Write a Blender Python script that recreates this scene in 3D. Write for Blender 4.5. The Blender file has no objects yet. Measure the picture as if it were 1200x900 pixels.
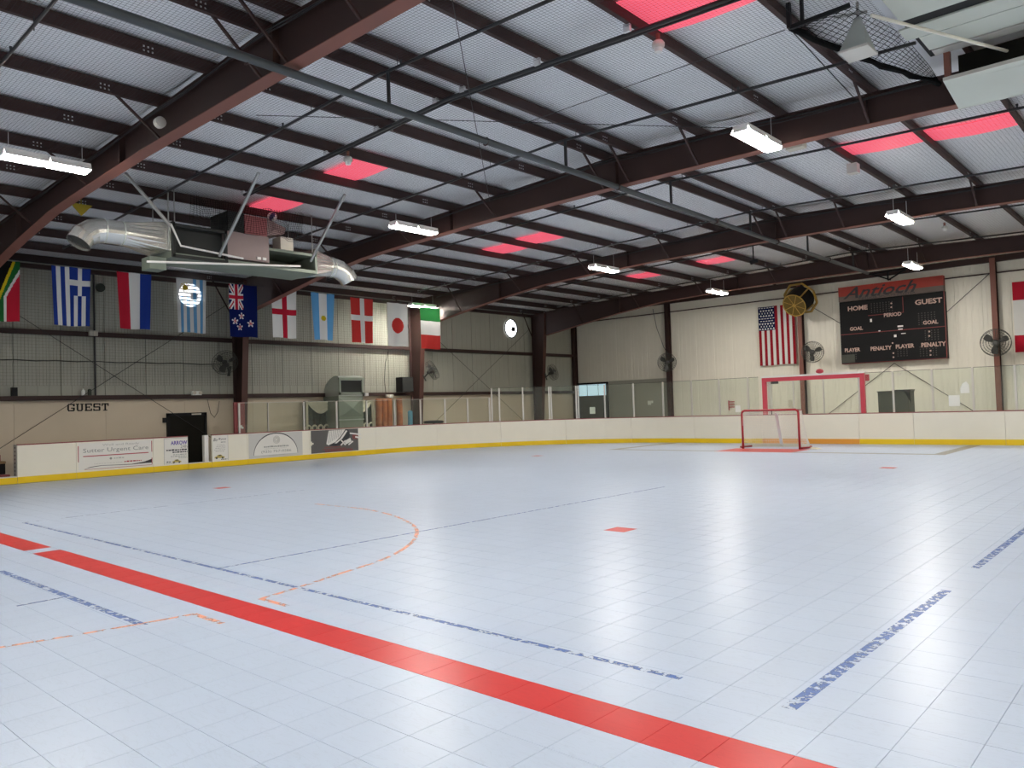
import bpy, bmesh, math, random
from mathutils import Vector, Matrix
random.seed(7)
sc = bpy.context.scene
COL = sc.collection

# ------------------------------------------------------------------ camera
CAMH = 1.57
FPX = 908.87
YAW, PITCH, ROLL = math.radians(41.977), math.radians(1.691), math.radians(-1.84)
_f = Vector((-math.sin(YAW)*math.cos(PITCH), math.cos(YAW)*math.cos(PITCH), math.sin(PITCH)))
_r = Vector((math.cos(YAW), math.sin(YAW), 0)); _u = _r.cross(_f)
R_ = _r*math.cos(ROLL) + _u*math.sin(ROLL)
U_ = -_r*math.sin(ROLL) + _u*math.cos(ROLL)
cam = bpy.data.objects.new('camera', bpy.data.cameras.new('camera'))
COL.objects.link(cam)
cam.matrix_world = Matrix(((R_.x, U_.x, -_f.x, 0), (R_.y, U_.y, -_f.y, 0), (R_.z, U_.z, -_f.z, CAMH), (0, 0, 0, 1)))
cam.data.sensor_width = 36.0
cam.data.lens = 36.0*FPX/1200.0
cam.data.clip_end = 200
sc.camera = cam

# ------------------------------------------------------------------ world, exposure
w = bpy.data.worlds.new('world'); sc.world = w; w.use_nodes = True
w.node_tree.nodes['Background'].inputs[0].default_value = (0.62, 0.78, 1.0, 1)
w.node_tree.nodes['Background'].inputs[1].default_value = 1.5
sc.view_settings.view_transform = 'Standard'
sc.view_settings.look = 'None'
sc.view_settings.gamma = 1.0
sc.view_settings.use_curve_mapping = False
sc.view_settings.exposure = 0.0

# ------------------------------------------------------------------ helpers
def ray(x, y):
    return R_*((x-600)/FPX) - U_*((y-450)/FPX) + _f
def onx(x, y, X):
    d = ray(x, y); return Vector((0, 0, CAMH)) + d*(X/d.x)
def ony(x, y, Y):
    d = ray(x, y); return Vector((0, 0, CAMH)) + d*(Y/d.y)
def onz(x, y, z):
    d = ray(x, y); return Vector((0, 0, CAMH)) + d*((z-CAMH)/d.z)

WL = {}
def loc_of(o):
    return WL.get(o.name, Vector((0, 0, 0)))
def tag(o, label=None, cat=None, group=None, kind=None):
    if label: o['label'] = label
    if cat: o['category'] = cat
    if group: o['group'] = group
    if kind: o['kind'] = kind
    return o
def thing(name, loc, label=None, cat=None, group=None, kind=None):
    o = bpy.data.objects.new(name, None); COL.objects.link(o)
    o.location = loc; o.empty_display_size = 0.1
    WL[o.name] = Vector(loc)
    return tag(o, label, cat, group, kind)
def copy_tree(o, parent=None):
    c = o.copy(); COL.objects.link(c)
    if parent is not None: c.parent = parent
    for ch in list(o.children): copy_tree(ch, c)
    return c

class MB:
    def __init__(s): s.v = []; s.f = []; s.m = []
    def poly(s, pts, mi=0):
        n = len(s.v); s.v += [tuple(p) for p in pts]; s.f.append(tuple(range(n, n+len(pts)))); s.m.append(mi); return s
    def hexa(s, p, mi=0):   # 8 points: bottom 4, top 4
        n = len(s.v); s.v += [tuple(q) for q in p]
        for f in ((3,2,1,0),(4,5,6,7),(0,1,5,4),(1,2,6,5),(2,3,7,6),(3,0,4,7)):
            s.f.append(tuple(n+i for i in f)); s.m.append(mi)
        return s
    def box(s, x0, x1, y0, y1, z0, z1, mi=0):
        return s.hexa([(x0,y0,z0),(x1,y0,z0),(x1,y1,z0),(x0,y1,z0),(x0,y0,z1),(x1,y0,z1),(x1,y1,z1),(x0,y1,z1)], mi)
    def bar(s, p, q, w, h, mi=0, up=(0,0,1)):
        p = Vector(p); q = Vector(q); d = (q-p).normalized(); up = Vector(up)
        a = d.cross(up)
        if a.length < 1e-4: a = d.cross(Vector((1,0,0)))
        a.normalize(); b = a.cross(d).normalized(); a *= w/2; b *= h/2
        return s.hexa([p-a-b, p+a-b, q+a-b, q-a-b, p-a+b, p+a+b, q+a+b, q-a+b], mi)
    def tube(s, pts, r, n=6, mi=0, caps=True):
        pts = [Vector(p) for p in pts]; rings = []
        rr = r if isinstance(r, (list, tuple)) else [r]*len(pts)
        prev = None
        for i, p in enumerate(pts):
            d = (pts[min(i+1, len(pts)-1)] - pts[max(i-1, 0)])
            d = d.normalized() if d.length > 1e-9 else Vector((0,0,1))
            if prev is None:
                a = d.cross(Vector((0,0,1)))
                if a.length < 1e-3: a = d.cross(Vector((1,0,0)))
            else:
                a = prev - d*prev.dot(d)
            a.normalize(); prev = a; b = d.cross(a)
            k = len(s.v)
            for j in range(n):
                t = 2*math.pi*j/n
                s.v.append(tuple(p + (a*math.cos(t) + b*math.sin(t))*rr[i]))
            rings.append(k)
        for i in range(len(rings)-1):
            for j in range(n):
                s.f.append((rings[i]+j, rings[i]+(j+1)%n, rings[i+1]+(j+1)%n, rings[i+1]+j)); s.m.append(mi)
        if caps:
            s.f.append(tuple(rings[0]+j for j in reversed(range(n)))); s.m.append(mi)
            s.f.append(tuple(rings[-1]+j for j in range(n))); s.m.append(mi)
        return s
    def ring(s, c, nrm, R, r, n=24, k=5, mi=0):
        c = Vector(c); nrm = Vector(nrm).normalized()
        a = nrm.cross(Vector((0,0,1)))
        if a.length < 1e-3: a = Vector((1,0,0))
        a.normalize(); b = nrm.cross(a); base = len(s.v)
        for i in range(n):
            t = 2*math.pi*i/n; e = a*math.cos(t)+b*math.sin(t)
            for j in range(k):
                q = 2*math.pi*j/k
                s.v.append(tuple(c + e*(R + r*math.cos(q)) + nrm*(r*math.sin(q))))
        for i in range(n):
            for j in range(k):
                s.f.append((base+i*k+j, base+((i+1)%n)*k+j, base+((i+1)%n)*k+(j+1)%k, base+i*k+(j+1)%k)); s.m.append(mi)
        return s
    def prism(s, poly, o, ax, ay, th, mi=0):   # 2-D polygon in plane (ax, ay) at o, thickness vector th
        o = Vector(o); ax = Vector(ax); ay = Vector(ay); th = Vector(th); n = len(poly); k = len(s.v)
        for (a, b) in poly: s.v.append(tuple(o+ax*a+ay*b))
        for (a, b) in poly: s.v.append(tuple(o+ax*a+ay*b+th))
        s.f.append(tuple(k+i for i in range(n))); s.m.append(mi)
        s.f.append(tuple(k+n+i for i in reversed(range(n)))); s.m.append(mi)
        for i in range(n):
            j = (i+1) % n
            s.f.append((k+i, k+n+i, k+n+j, k+j)); s.m.append(mi)
        return s
    def lathe(s, prof, c, axis, n=20, mi=0):   # prof: list of (radius, along axis)
        c = Vector(c); d = Vector(axis).normalized(); a = d.cross(Vector((0,0,1)))
        if a.length < 1e-3: a = Vector((1,0,0))
        a.normalize(); b = d.cross(a); k = len(s.v)
        for (r, h) in prof:
            for j in range(n):
                t = 2*math.pi*j/n; s.v.append(tuple(c + d*h + (a*math.cos(t)+b*math.sin(t))*r))
        for i in range(len(prof)-1):
            for j in range(n):
                s.f.append((k+i*n+j, k+i*n+(j+1)%n, k+(i+1)*n+(j+1)%n, k+(i+1)*n+j)); s.m.append(mi)
        s.f.append(tuple(k+j for j in reversed(range(n)))); s.m.append(mi)
        s.f.append(tuple(k+(len(prof)-1)*n+j for j in range(n))); s.m.append(mi)
        return s
    def grid(s, fn, nu, nv, mfn=None):
        k = len(s.v)
        for i in range(nv+1):
            for j in range(nu+1): s.v.append(tuple(fn(j/nu, i/nv)))
        for i in range(nv):
            for j in range(nu):
                a = k+i*(nu+1)+j
                s.f.append((a, a+nu+1, a+nu+2, a+1)); s.m.append(mfn((j+.5)/nu, (i+.5)/nv) if mfn else 0)
        return s
    def mesh(s, name, mats, off=Vector((0,0,0)), smooth=False, fix=True):
        me = bpy.data.meshes.new(name)
        me.from_pydata([(p[0]-off.x, p[1]-off.y, p[2]-off.z) for p in s.v], [], s.f)
        for m in (mats if isinstance(mats, (list, tuple)) else [mats]): me.materials.append(m)
        me.polygons.foreach_set('material_index', s.m)
        if fix:
            bm = bmesh.new(); bm.from_mesh(me); bmesh.ops.recalc_face_normals(bm, faces=bm.faces); bm.to_mesh(me); bm.free()
        if smooth: me.polygons.foreach_set('use_smooth', [True]*len(me.polygons))
        me.update(); return me
    def build(s, name, mats, parent=None, smooth=False, label=None, cat=None, group=None, kind=None, fix=True):
        if parent is not None: off = loc_of(parent)
        else:
            xs = [p[0] for p in s.v]; ys = [p[1] for p in s.v]; zs = [p[2] for p in s.v]
            off = Vector(((min(xs)+max(xs))/2, (min(ys)+max(ys))/2, min(zs)))
        me = s.mesh(name, mats, off, smooth, fix)
        o = bpy.data.objects.new(name, me); COL.objects.link(o)
        if parent is not None: o.parent = parent
        else: o.location = off
        WL[o.name] = off
        return tag(o, label, cat, group, kind)

def wrap(o, mesh, parent=None, loc=None):
    c = bpy.data.objects.new(o, mesh); COL.objects.link(c)
    if parent is not None: c.parent = parent
    if loc is not None: c.location = loc
    return c

# ------------------------------------------------------------------ materials
def pm(name, col, rough=0.6, metal=0.0, var=0.0, vscale=2.0, bump=0.0, bscale=20.0, emit=0.0, ecol=None, spec=0.5, stretch=None):
    m = bpy.data.materials.new(name); m.use_nodes = True
    nt = m.node_tree; b = nt.nodes['Principled BSDF']
    c = (col[0], col[1], col[2], 1)
    b.inputs['Base Color'].default_value = c
    b.inputs['Roughness'].default_value = rough
    b.inputs['Metallic'].default_value = metal
    b.inputs['Specular IOR Level'].default_value = spec
    if emit:
        b.inputs['Emission Color'].default_value = (*(ecol or col), 1); b.inputs['Emission Strength'].default_value = emit
    if var or bump:
        geo = nt.nodes.new('ShaderNodeNewGeometry'); vec = geo.outputs['Position']
        if stretch:
            mp = nt.nodes.new('ShaderNodeMapping'); mp.inputs['Scale'].default_value = stretch
            nt.links.new(vec, mp.inputs['Vector']); vec = mp.outputs['Vector']
    if var:
        n = nt.nodes.new('ShaderNodeTexNoise'); n.inputs['Scale'].default_value = vscale; n.inputs['Detail'].default_value = 5
        nt.links.new(vec, n.inputs['Vector'])
        mx = nt.nodes.new('ShaderNodeMix'); mx.data_type = 'RGBA'
        mx.inputs[6].default_value = tuple(max(0, x*(1-var)) for x in col) + (1,)
        mx.inputs[7].default_value = tuple(min(1, x*(1+var)) for x in col) + (1,)
        nt.links.new(n.outputs['Fac'], mx.inputs[0]); nt.links.new(mx.outputs[2], b.inputs['Base Color'])
    if bump:
        n2 = nt.nodes.new('ShaderNodeTexNoise'); n2.inputs['Scale'].default_value = bscale; n2.inputs['Detail'].default_value = 4
        nt.links.new(vec, n2.inputs['Vector'])
        bp = nt.nodes.new('ShaderNodeBump'); bp.inputs['Strength'].default_value = bump; bp.inputs['Distance'].default_value = 0.02
        nt.links.new(n2.outputs['Fac'], bp.inputs['Height']); nt.links.new(bp.outputs['Normal'], b.inputs['Normal'])
    return m

def floor_mat(name, col, var=0.05):
    m = pm(name, col, 0.28, spec=0.12); nt = m.node_tree; b = nt.nodes['Principled BSDF']
    geo = nt.nodes.new('ShaderNodeNewGeometry')
    sn = nt.nodes.new('ShaderNodeVectorMath'); sn.operation = 'MULTIPLY'; sn.inputs[1].default_value = (1/0.3048, 1/0.3048, 0)
    fl = nt.nodes.new('ShaderNodeVectorMath'); fl.operation = 'FLOOR'
    ad = nt.nodes.new('ShaderNodeVectorMath'); ad.operation = 'ADD'; ad.inputs[1].default_value = (0.815/0.3048, -3.06/0.3048+40, 0)
    wn = nt.nodes.new('ShaderNodeTexWhiteNoise')
    L = nt.links.new
    L(geo.outputs['Position'], sn.inputs[0]); L(sn.outputs[0], ad.inputs[0]); L(ad.outputs[0], fl.inputs[0]); L(fl.outputs[0], wn.inputs['Vector'])
    big = nt.nodes.new('ShaderNodeTexNoise'); big.inputs['Scale'].default_value = 0.35; big.inputs['Detail'].default_value = 3
    L(geo.outputs['Position'], big.inputs['Vector'])
    # scuffs: thin stretched noise, thresholded
    sc1 = nt.nodes.new('ShaderNodeTexNoise'); sc1.inputs['Scale'].default_value = 5; sc1.inputs['Detail'].default_value = 8; sc1.inputs['Distortion'].default_value = 2.5
    mp = nt.nodes.new('ShaderNodeMapping'); mp.inputs['Scale'].default_value = (0.5, 2.2, 1); mp.inputs['Rotation'].default_value = (0, 0, 0.6)
    L(geo.outputs['Position'], mp.inputs['Vector']); L(mp.outputs[0], sc1.inputs['Vector'])
    rp = nt.nodes.new('ShaderNodeValToRGB'); rp.color_ramp.elements[0].position = 0.475; rp.color_ramp.elements[0].color = (0,0,0,1)
    e = rp.color_ramp.elements.new(0.5); e.color = (1,1,1,1)
    rp.color_ramp.elements[-1].position = 0.525; rp.color_ramp.elements[-1].color = (0,0,0,1)
    L(sc1.outputs['Fac'], rp.inputs[0])
    a1 = nt.nodes.new('ShaderNodeMath'); a1.operation = 'MULTIPLY_ADD'; a1.inputs[1].default_value = var; a1.inputs[2].default_value = 1-var
    L(wn.outputs['Value'], a1.inputs[0])
    a2 = nt.nodes.new('ShaderNodeMath'); a2.operation = 'MULTIPLY_ADD'; a2.inputs[1].default_value = 0.06; a2.inputs[2].default_value = -0.02
    L(big.outputs['Fac'], a2.inputs[0])
    a3 = nt.nodes.new('ShaderNodeMath'); a3.operation = 'MULTIPLY_ADD'; a3.inputs[1].default_value = -0.06
    L(rp.outputs['Color'], a3.inputs[0]); L(a2.outputs[0], a3.inputs[2])
    a4 = nt.nodes.new('ShaderNodeMath'); a4.operation = 'ADD'; L(a1.outputs[0], a4.inputs[0]); L(a3.outputs[0], a4.inputs[1])
    vm = nt.nodes.new('ShaderNodeVectorMath'); vm.operation = 'SCALE'; vm.inputs[0].default_value = col; L(a4.outputs[0], vm.inputs['Scale'])
    L(vm.outputs[0], b.inputs['Base Color'])
    rr = nt.nodes.new('ShaderNodeMath'); rr.operation = 'MULTIPLY_ADD'; rr.inputs[1].default_value = 0.06; rr.inputs[2].default_value = 0.275
    L(sc1.outputs['Fac'], rr.inputs[0]); L(rr.outputs[0], b.inputs['Roughness'])
    bp = nt.nodes.new('ShaderNodeBump'); bp.inputs['Strength'].default_value = 0.05; bp.inputs['Distance'].default_value = 0.004
    fine = nt.nodes.new('ShaderNodeTexNoise'); fine.inputs['Scale'].default_value = 14; fine.inputs['Detail'].default_value = 6
    L(geo.outputs['Position'], fine.inputs['Vector']); L(fine.outputs['Fac'], bp.inputs['Height']); L(bp.outputs['Normal'], b.inputs['Normal'])
    return m

def worn_mat(name, col, cover=0.5, scale=6.0):
    m = pm(name, col, 0.45); nt = m.node_tree; b = nt.nodes['Principled BSDF']
    geo = nt.nodes.new('ShaderNodeNewGeometry'); n = nt.nodes.new('ShaderNodeTexNoise')
    n.inputs['Scale'].default_value = scale; n.inputs['Detail'].default_value = 6; n.inputs['Roughness'].default_value = 0.65
    nt.links.new(geo.outputs['Position'], n.inputs['Vector'])
    rp = nt.nodes.new('ShaderNodeValToRGB'); rp.color_ramp.elements[0].position = 1-cover-0.04; rp.color_ramp.elements[1].position = 1-cover+0.04
    nt.links.new(n.outputs['Fac'], rp.inputs[0]); nt.links.new(rp.outputs['Color'], b.inputs['Alpha'])
    return m

def glass_mat(name, tint=(0.95, 0.975, 0.945), dust=0.03):
    m = bpy.data.materials.new(name); m.use_nodes = True; nt = m.node_tree; nt.nodes.clear()
    o = nt.nodes.new('ShaderNodeOutputMaterial'); t = nt.nodes.new('ShaderNodeBsdfTransparent'); t.inputs[0].default_value = (*tint, 1)
    g = nt.nodes.new('ShaderNodeBsdfGlossy'); g.inputs['Roughness'].default_value = 0.02
    d = nt.nodes.new('ShaderNodeBsdfDiffuse'); d.inputs[0].default_value = (0.75, 0.8, 0.72, 1)
    fr = nt.nodes.new('ShaderNodeFresnel'); fr.inputs[0].default_value = 1.3
    m1 = nt.nodes.new('ShaderNodeMixShader'); m2 = nt.nodes.new('ShaderNodeMixShader'); m1.inputs[0].default_value = dust
    nt.links.new(t.outputs[0], m1.inputs[1]); nt.links.new(d.outputs[0], m1.inputs[2])
    nt.links.new(fr.outputs[0], m2.inputs[0]); nt.links.new(m1.outputs[0], m2.inputs[1]); nt.links.new(g.outputs[0], m2.inputs[2])
    nt.links.new(m2.outputs[0], o.inputs[0]); return m

def cloth_mat(name, col, see=0.0):
    m = bpy.data.materials.new(name); m.use_nodes = True; nt = m.node_tree; nt.nodes.clear()
    o = nt.nodes.new('ShaderNodeOutputMaterial')
    d = nt.nodes.new('ShaderNodeBsdfDiffuse'); d.inputs[0].default_value = (*col, 1)
    t = nt.nodes.new('ShaderNodeBsdfTranslucent'); t.inputs[0].default_value = (*col, 1)
    mx = nt.nodes.new('ShaderNodeMixShader'); mx.inputs[0].default_value = 0.08
    nt.links.new(d.outputs[0], mx.inputs[1]); nt.links.new(t.outputs[0], mx.inputs[2])
    if see:
        tr = nt.nodes.new('ShaderNodeBsdfTransparent'); tr.inputs[0].default_value = tuple(0.5+0.5*c for c in col)+(1,)
        m2 = nt.nodes.new('ShaderNodeMixShader'); m2.inputs[0].default_value = see
        nt.links.new(mx.outputs[0], m2.inputs[1]); nt.links.new(tr.outputs[0], m2.inputs[2]); nt.links.new(m2.outputs[0], o.inputs[0])
    else: nt.links.new(mx.outputs[0], o.inputs[0])
    return m

M = {}
M['tile'] = floor_mat('court tile pale blue', (0.515, 0.60, 0.735), 0.03)
M['tile_red'] = floor_mat('court tile red', (0.62, 0.052, 0.052), 0.03)
M['tile_grey'] = floor_mat('court tile grey', (0.27, 0.27, 0.25))
M['grout'] = pm('floor base', (0.40, 0.46, 0.54), 0.8)
M['concrete'] = pm('walkway concrete', (0.32, 0.29, 0.25), 0.7, var=0.15)
M['blue_paint'] = worn_mat('worn blue paint', (0.06, 0.14, 0.42), 0.515, 17)
M['blue_thin'] = worn_mat('very worn blue paint', (0.06, 0.12, 0.33), 0.50, 8)
M['orange_paint'] = worn_mat('worn orange paint', (0.86, 0.36, 0.23), 0.51, 9)
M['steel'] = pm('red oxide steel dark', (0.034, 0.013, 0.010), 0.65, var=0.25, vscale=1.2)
M['flange'] = pm('red oxide lit tone', (0.19, 0.068, 0.047), 0.6, var=0.15, vscale=1.5)  # same paint as the webs, lightened to paint in light off the floor
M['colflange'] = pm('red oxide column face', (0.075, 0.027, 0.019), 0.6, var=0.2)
M['purlin'] = pm('purlin paint', (0.042, 0.012, 0.008), 0.62, var=0.2)
M['bolt'] = pm('zinc bolt', (0.75, 0.75, 0.75), 0.4, 0.3)
M['insul'] = pm('white insulation facing', (0.90, 0.91, 0.92), 0.5, var=0.02, vscale=1.5, bump=0.5, bscale=4, stretch=(0.4, 3.0, 1))
M['net'] = pm('net cord grey', (0.022, 0.022, 0.025), 0.8)
M['netblack'] = pm('net cord black', (0.006, 0.006, 0.006), 0.9, spec=0.1)
M['wall_l'] = pm('greenish wall liner', (0.36, 0.36, 0.30), 0.55, var=0.06, vscale=1.0, bump=0.15, bscale=3)
M['wall_low'] = pm('cream painted board', (0.62, 0.53, 0.40), 0.6, var=0.08, vscale=0.8)
M['wall_e'] = pm('white ribbed sheet', (0.79, 0.76, 0.66), 0.55, var=0.04)
M['board'] = pm('dasher board white', (0.87, 0.83, 0.70), 0.35, var=0.03, vscale=2.5)
M['board_new'] = pm('dasher board cream', (0.88, 0.82, 0.68), 0.35, var=0.02)
M['yellow'] = pm('kick strip yellow', (0.90, 0.62, 0.008), 0.4, var=0.05)
M['orange'] = pm('kick strip orange', (0.86, 0.38, 0.05), 0.4)
M['cap'] = pm('cap rail dull red', (0.30, 0.07, 0.07), 0.45)
M['glass'] = glass_mat('shield glass')
M['alu'] = pm('satin aluminium', (0.62, 0.60, 0.55), 0.4, 0.35)
M['red'] = pm('goal red paint', (0.32, 0.012, 0.018), 0.4)
M['redpad'] = pm('faded red padding', (0.62, 0.06, 0.09), 0.5)
M['white'] = pm('white paint', (0.80, 0.78, 0.74), 0.5)
M['paper'] = pm('white paper', (0.85, 0.86, 0.80), 0.7)
M['netwhite'] = pm('goal net cord', (0.75, 0.73, 0.66), 0.8)
M['black'] = pm('black paint', (0.009, 0.009, 0.010), 0.6, spec=0.25)
M['blackpipe'] = pm('black iron pipe', (0.018, 0.018, 0.02), 0.5)
M['greypipe'] = pm('grey sprinkler main', (0.045, 0.052, 0.056), 0.5)
M['galv'] = pm('galvanised sheet', (0.50, 0.53, 0.49), 0.38, 0.55, var=0.12, vscale=3)
M['duct'] = pm('bright duct sheet', (0.66, 0.66, 0.62), 0.25, 0.85, var=0.08, vscale=2)
M['ductgreen'] = pm('pale green duct sheet', (0.27, 0.31, 0.25), 0.5, 0.2, var=0.1)
M['coolergreen'] = pm('dull green cooler sheet', (0.17, 0.20, 0.16), 0.55, 0.1, var=0.15)
M['darkmesh'] = pm('dark screen', (0.020, 0.022, 0.020), 0.7)
M['pinkgrey'] = pm('faded cooler cabinet', (0.28, 0.21, 0.20), 0.6, var=0.15)
M['pinkpanel'] = pm('pink cooler panel', (0.36, 0.11, 0.11), 0.6, var=0.15)
M['strut'] = pm('zinc strut', (0.42, 0.42, 0.40), 0.4, 0.6)
M['tube_lamp'] = pm('lit fluorescent tube', (1, 0.9, 0.7), 0.5, emit=202.0, ecol=(1.0, 0.945, 0.865))
M['reflector'] = pm('white lamp reflector', (0.85, 0.84, 0.8), 0.4)
M['skylight'] = pm('pink skylight sheet', (0.6, 0.08, 0.12), 0.5, emit=0.85, ecol=(1.0, 0.13, 0.20))
M['daylight'] = pm('daylight behind louvre', (1, 1, 1), 0.5, emit=7.0, ecol=(0.93, 0.95, 1.0))
M['sky_pane'] = pm('daylit door light', (0.6, 0.75, 0.85), 0.3, emit=0.75, ecol=(0.52, 0.74, 0.86))
M['sb_black'] = pm('scoreboard black', (0.008, 0.008, 0.009), 0.6, spec=0.2)
M['sb_red'] = pm('scoreboard banner red', (0.36, 0.035, 0.02), 0.5)
M['sb_grey'] = pm('scoreboard banner grey', (0.13, 0.095, 0.075), 0.5)
M['sb_text'] = pm('scoreboard lettering', (0.52, 0.36, 0.30), 0.5)
M['gold'] = pm('gold paint', (0.42, 0.26, 0.05), 0.4)
M['goldface'] = pm('dull gold face', (0.12, 0.075, 0.008), 0.5)
M['fanwire'] = pm('fan guard wire', (0.055, 0.06, 0.052), 0.5, 0.3)
M['fanblade'] = pm('fan blade', (0.045, 0.045, 0.042), 0.4)
M['ad_white'] = pm('advert panel white', (0.82, 0.80, 0.74), 0.45)
M['ad_grey'] = pm('advert panel grey', (0.62, 0.61, 0.57), 0.45)
M['ad_dark'] = pm('advert panel charcoal', (0.105, 0.10, 0.095), 0.5, var=0.15)
M['ink'] = pm('advert grey ink', (0.30, 0.30, 0.28), 0.5)
M['inkfade'] = pm('advert faded ink', (0.50, 0.49, 0.45), 0.5)
M['inkblack'] = pm('advert black ink', (0.03, 0.03, 0.035), 0.5)
M['inkred'] = pm('advert red ink', (0.42, 0.03, 0.05), 0.5)
M['inkdullred'] = pm('advert dull red ink', (0.22, 0.055, 0.05), 0.5)
M['inkpurple'] = pm('advert purple ink', (0.13, 0.09, 0.40), 0.5)
M['carpaint'] = pm('printed yellow car', (0.52, 0.42, 0.12), 0.5)
M['door_dark'] = pm('dark door', (0.010, 0.009, 0.006), 0.7, var=0.3, vscale=3, spec=0.2)
M['drape_dark'] = pm('dark drape', (0.035, 0.045, 0.032), 0.8, var=0.3, vscale=6)
M['drape_white'] = pm('cream swag', (0.62, 0.58, 0.44), 0.8, var=0.1, vscale=6)
M['mat_orange'] = pm('orange rolled mat', (0.36, 0.11, 0.03), 0.7, var=0.75, vscale=5)
M['mat_blue'] = pm('blue roll', (0.05, 0.24, 0.36), 0.6)
M['sheetpanel'] = pm('pale soffit board', (0.60, 0.63, 0.56), 0.55, var=0.05)
M['wood'] = pm('bench wood', (0.30, 0.19, 0.09), 0.6, var=0.2)
M['beige'] = pm('beige plastic', (0.62, 0.58, 0.48), 0.5)
M['olive'] = pm('dark olive bin', (0.050, 0.055, 0.042), 0.6, var=0.3, vscale=3)

ORD = ['first','second','third','fourth','fifth','sixth','seventh','eighth','ninth','tenth','eleventh','twelfth','thirteenth','fourteenth','fifteenth','sixteenth','seventeenth','eighteenth','nineteenth','twentieth','twenty-first','twenty-second','twenty-third','twenty-fourth']

def text_mesh(body, o, ax, ay, wd, ht, nrm, depth=0.006, shear=0.0, bold=0.0):
    cu = bpy.data.curves.new('text', 'FONT'); cu.body = body; cu.extrude = 0.5; cu.shear = shear; cu.offset = bold; cu.resolution_u = 2
    ob = bpy.data.objects.new('text', cu); COL.objects.link(ob)
    dg = bpy.context.evaluated_depsgraph_get(); dg.update()
    me = bpy.data.meshes.new_from_object(ob.evaluated_get(dg))
    vs = [v.co.copy() for v in me.vertices]; fs = [tuple(p.vertices) for p in me.polygons]
    bpy.data.objects.remove(ob); bpy.data.curves.remove(cu); bpy.data.meshes.remove(me)
    x0 = min(v.x for v in vs); x1 = max(v.x for v in vs); y0 = min(v.y for v in vs); y1 = max(v.y for v in vs)
    o = Vector(o); ax = Vector(ax); ay = Vector(ay); nrm = Vector(nrm)
    b = MB()
    for v in vs:
        b.v.append(tuple(o + ax*((v.x-x0)/(x1-x0)*wd) + ay*((v.y-y0)/(y1-y0)*ht) + nrm*((v.z+0.5)*depth)))
    b.f = fs; b.m = [0]*len(fs)
    return b

def proj(P):
    v = Vector(P) - Vector((0, 0, CAMH)); d = v.dot(_f)
    if d < 0.1: return None
    return (600 + FPX*v.dot(R_)/d, 450 - FPX*v.dot(U_)/d, d)

# ================================================================== SETTING
XW, XR, YE, YB = -25.0, 7.1, 32.8, -10.3
RIDGE = -8.93
FRAMES = [-10.25, -2.35, 5.55, 13.43, 21.33, 29.23]
def ztop(x): return 6.68 - 0.035*abs(x-RIDGE)          # top of rafters = underside of purlins
PURLINS = [RIDGE - 0.32 - 1.55*i for i in range(11)] + [RIDGE + 0.32 + 1.55*i for i in range(11)]
PURLINS = [x for x in PURLINS if XW+0.2 < x < XR-0.2]

floor = MB().box(XW-0.2, XR+0.2, YB-0.2, YE+0.2, -0.3, -0.014).build('floor', M['concrete'], kind='structure')

# dasher board line (front face), from the near left gate round the corner to the right
path = [(-23.0, y) for y in (6.345, 17.0)]
for i in range(1, 25):
    t = math.pi/2*i/24; path.append((-15.2-7.8*math.cos(t), 17+9.3*math.sin(t)))
path += [(3.3, 26.3)]
PL = [0.0]
for a, b in zip(path, path[1:]): PL.append(PL[-1] + math.hypot(b[0]-a[0], b[1]-a[1]))
def pt(s):
    for i in range(len(path)-1):
        if s <= PL[i+1] or i == len(path)-2:
            t = (s-PL[i])/(PL[i+1]-PL[i]); a = path[i]; b = path[i+1]
            d = Vector((b[0]-a[0], b[1]-a[1], 0)).normalized()
            return Vector((a[0]+(b[0]-a[0])*t, a[1]+(b[1]-a[1])*t, 0)), d
def s_of_px(px, z=0.5):      # path length whose image column is px
    best = min((abs((proj((*pt(PL[-1]*k/3000)[0][:2], z)) or (9e9,))[0]-px), PL[-1]*k/3000) for k in range(3001))
    return best[1]
def in_rink(x, y):
    if x < -23.0 or x > 3.4 or y > 26.3: return False
    if x < -15.2 and y > 17: return ((x+15.2)/7.8)**2 + ((y-17)/9.3)**2 < 1
    return True

# ---- floor tiles
T = 0.3048; X0, Y0 = -0.815, 3.06
MB().box(-23.0, 3.4, -9.0, 26.6, -0.0139, -0.0115).build('sub_floor', M['grout'], floor)
def tile_mesh(name, mat):
    g = T/2-0.0007; h = T/2-0.0018
    b = MB(); b.v = [(-g,-g,-.0115),(g,-g,-.0115),(g,g,-.0115),(-g,g,-.0115),(-g,-g,-.0025),(g,-g,-.0025),(g,g,-.0025),(-g,g,-.0025),(-h,-h,0),(h,-h,0),(h,h,0),(-h,h,0)]
    b.f = [(0,1,5,4),(1,2,6,5),(2,3,7,6),(3,0,4,7),(4,5,9,8),(5,6,10,9),(6,7,11,10),(7,4,8,11),(8,9,10,11)]; b.m = [0]*9
    return b.mesh(name, mat)
tm = {'w': tile_mesh('floor_tile', M['tile']), 'r': tile_mesh('red_tile', M['tile_red']), 'g': tile_mesh('grey_tile', M['tile_grey'])}
tiles = []
gap_i = round((-10.77 - T/2 - X0)/T)
def tile_kind(i, j, x, y):
    if j == 0: return 'w' if i == gap_i else 'r'
    for (dx, dy) in ((-5.47, 8.24), (-16.15, 8.45), (-5.36, 17.82), (-15.9, 18.8)):
        if abs(x-dx) < T/2 and abs(y-dy) < T/2: return 'r'
    if -11.5 < x < -9.0 and 21.95+T < y < 23.55: return 'r'
    if -15.45 < x < -5.15 and abs(y-21.97-T/2) < T/2: return 'g' if not (-11.5 < x < -9.0) else 'r'
    if y > 21.97 and (abs(x+5.3) < T/2 or abs(x+15.3) < T/2): return 'g'
    return 'w'
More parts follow.
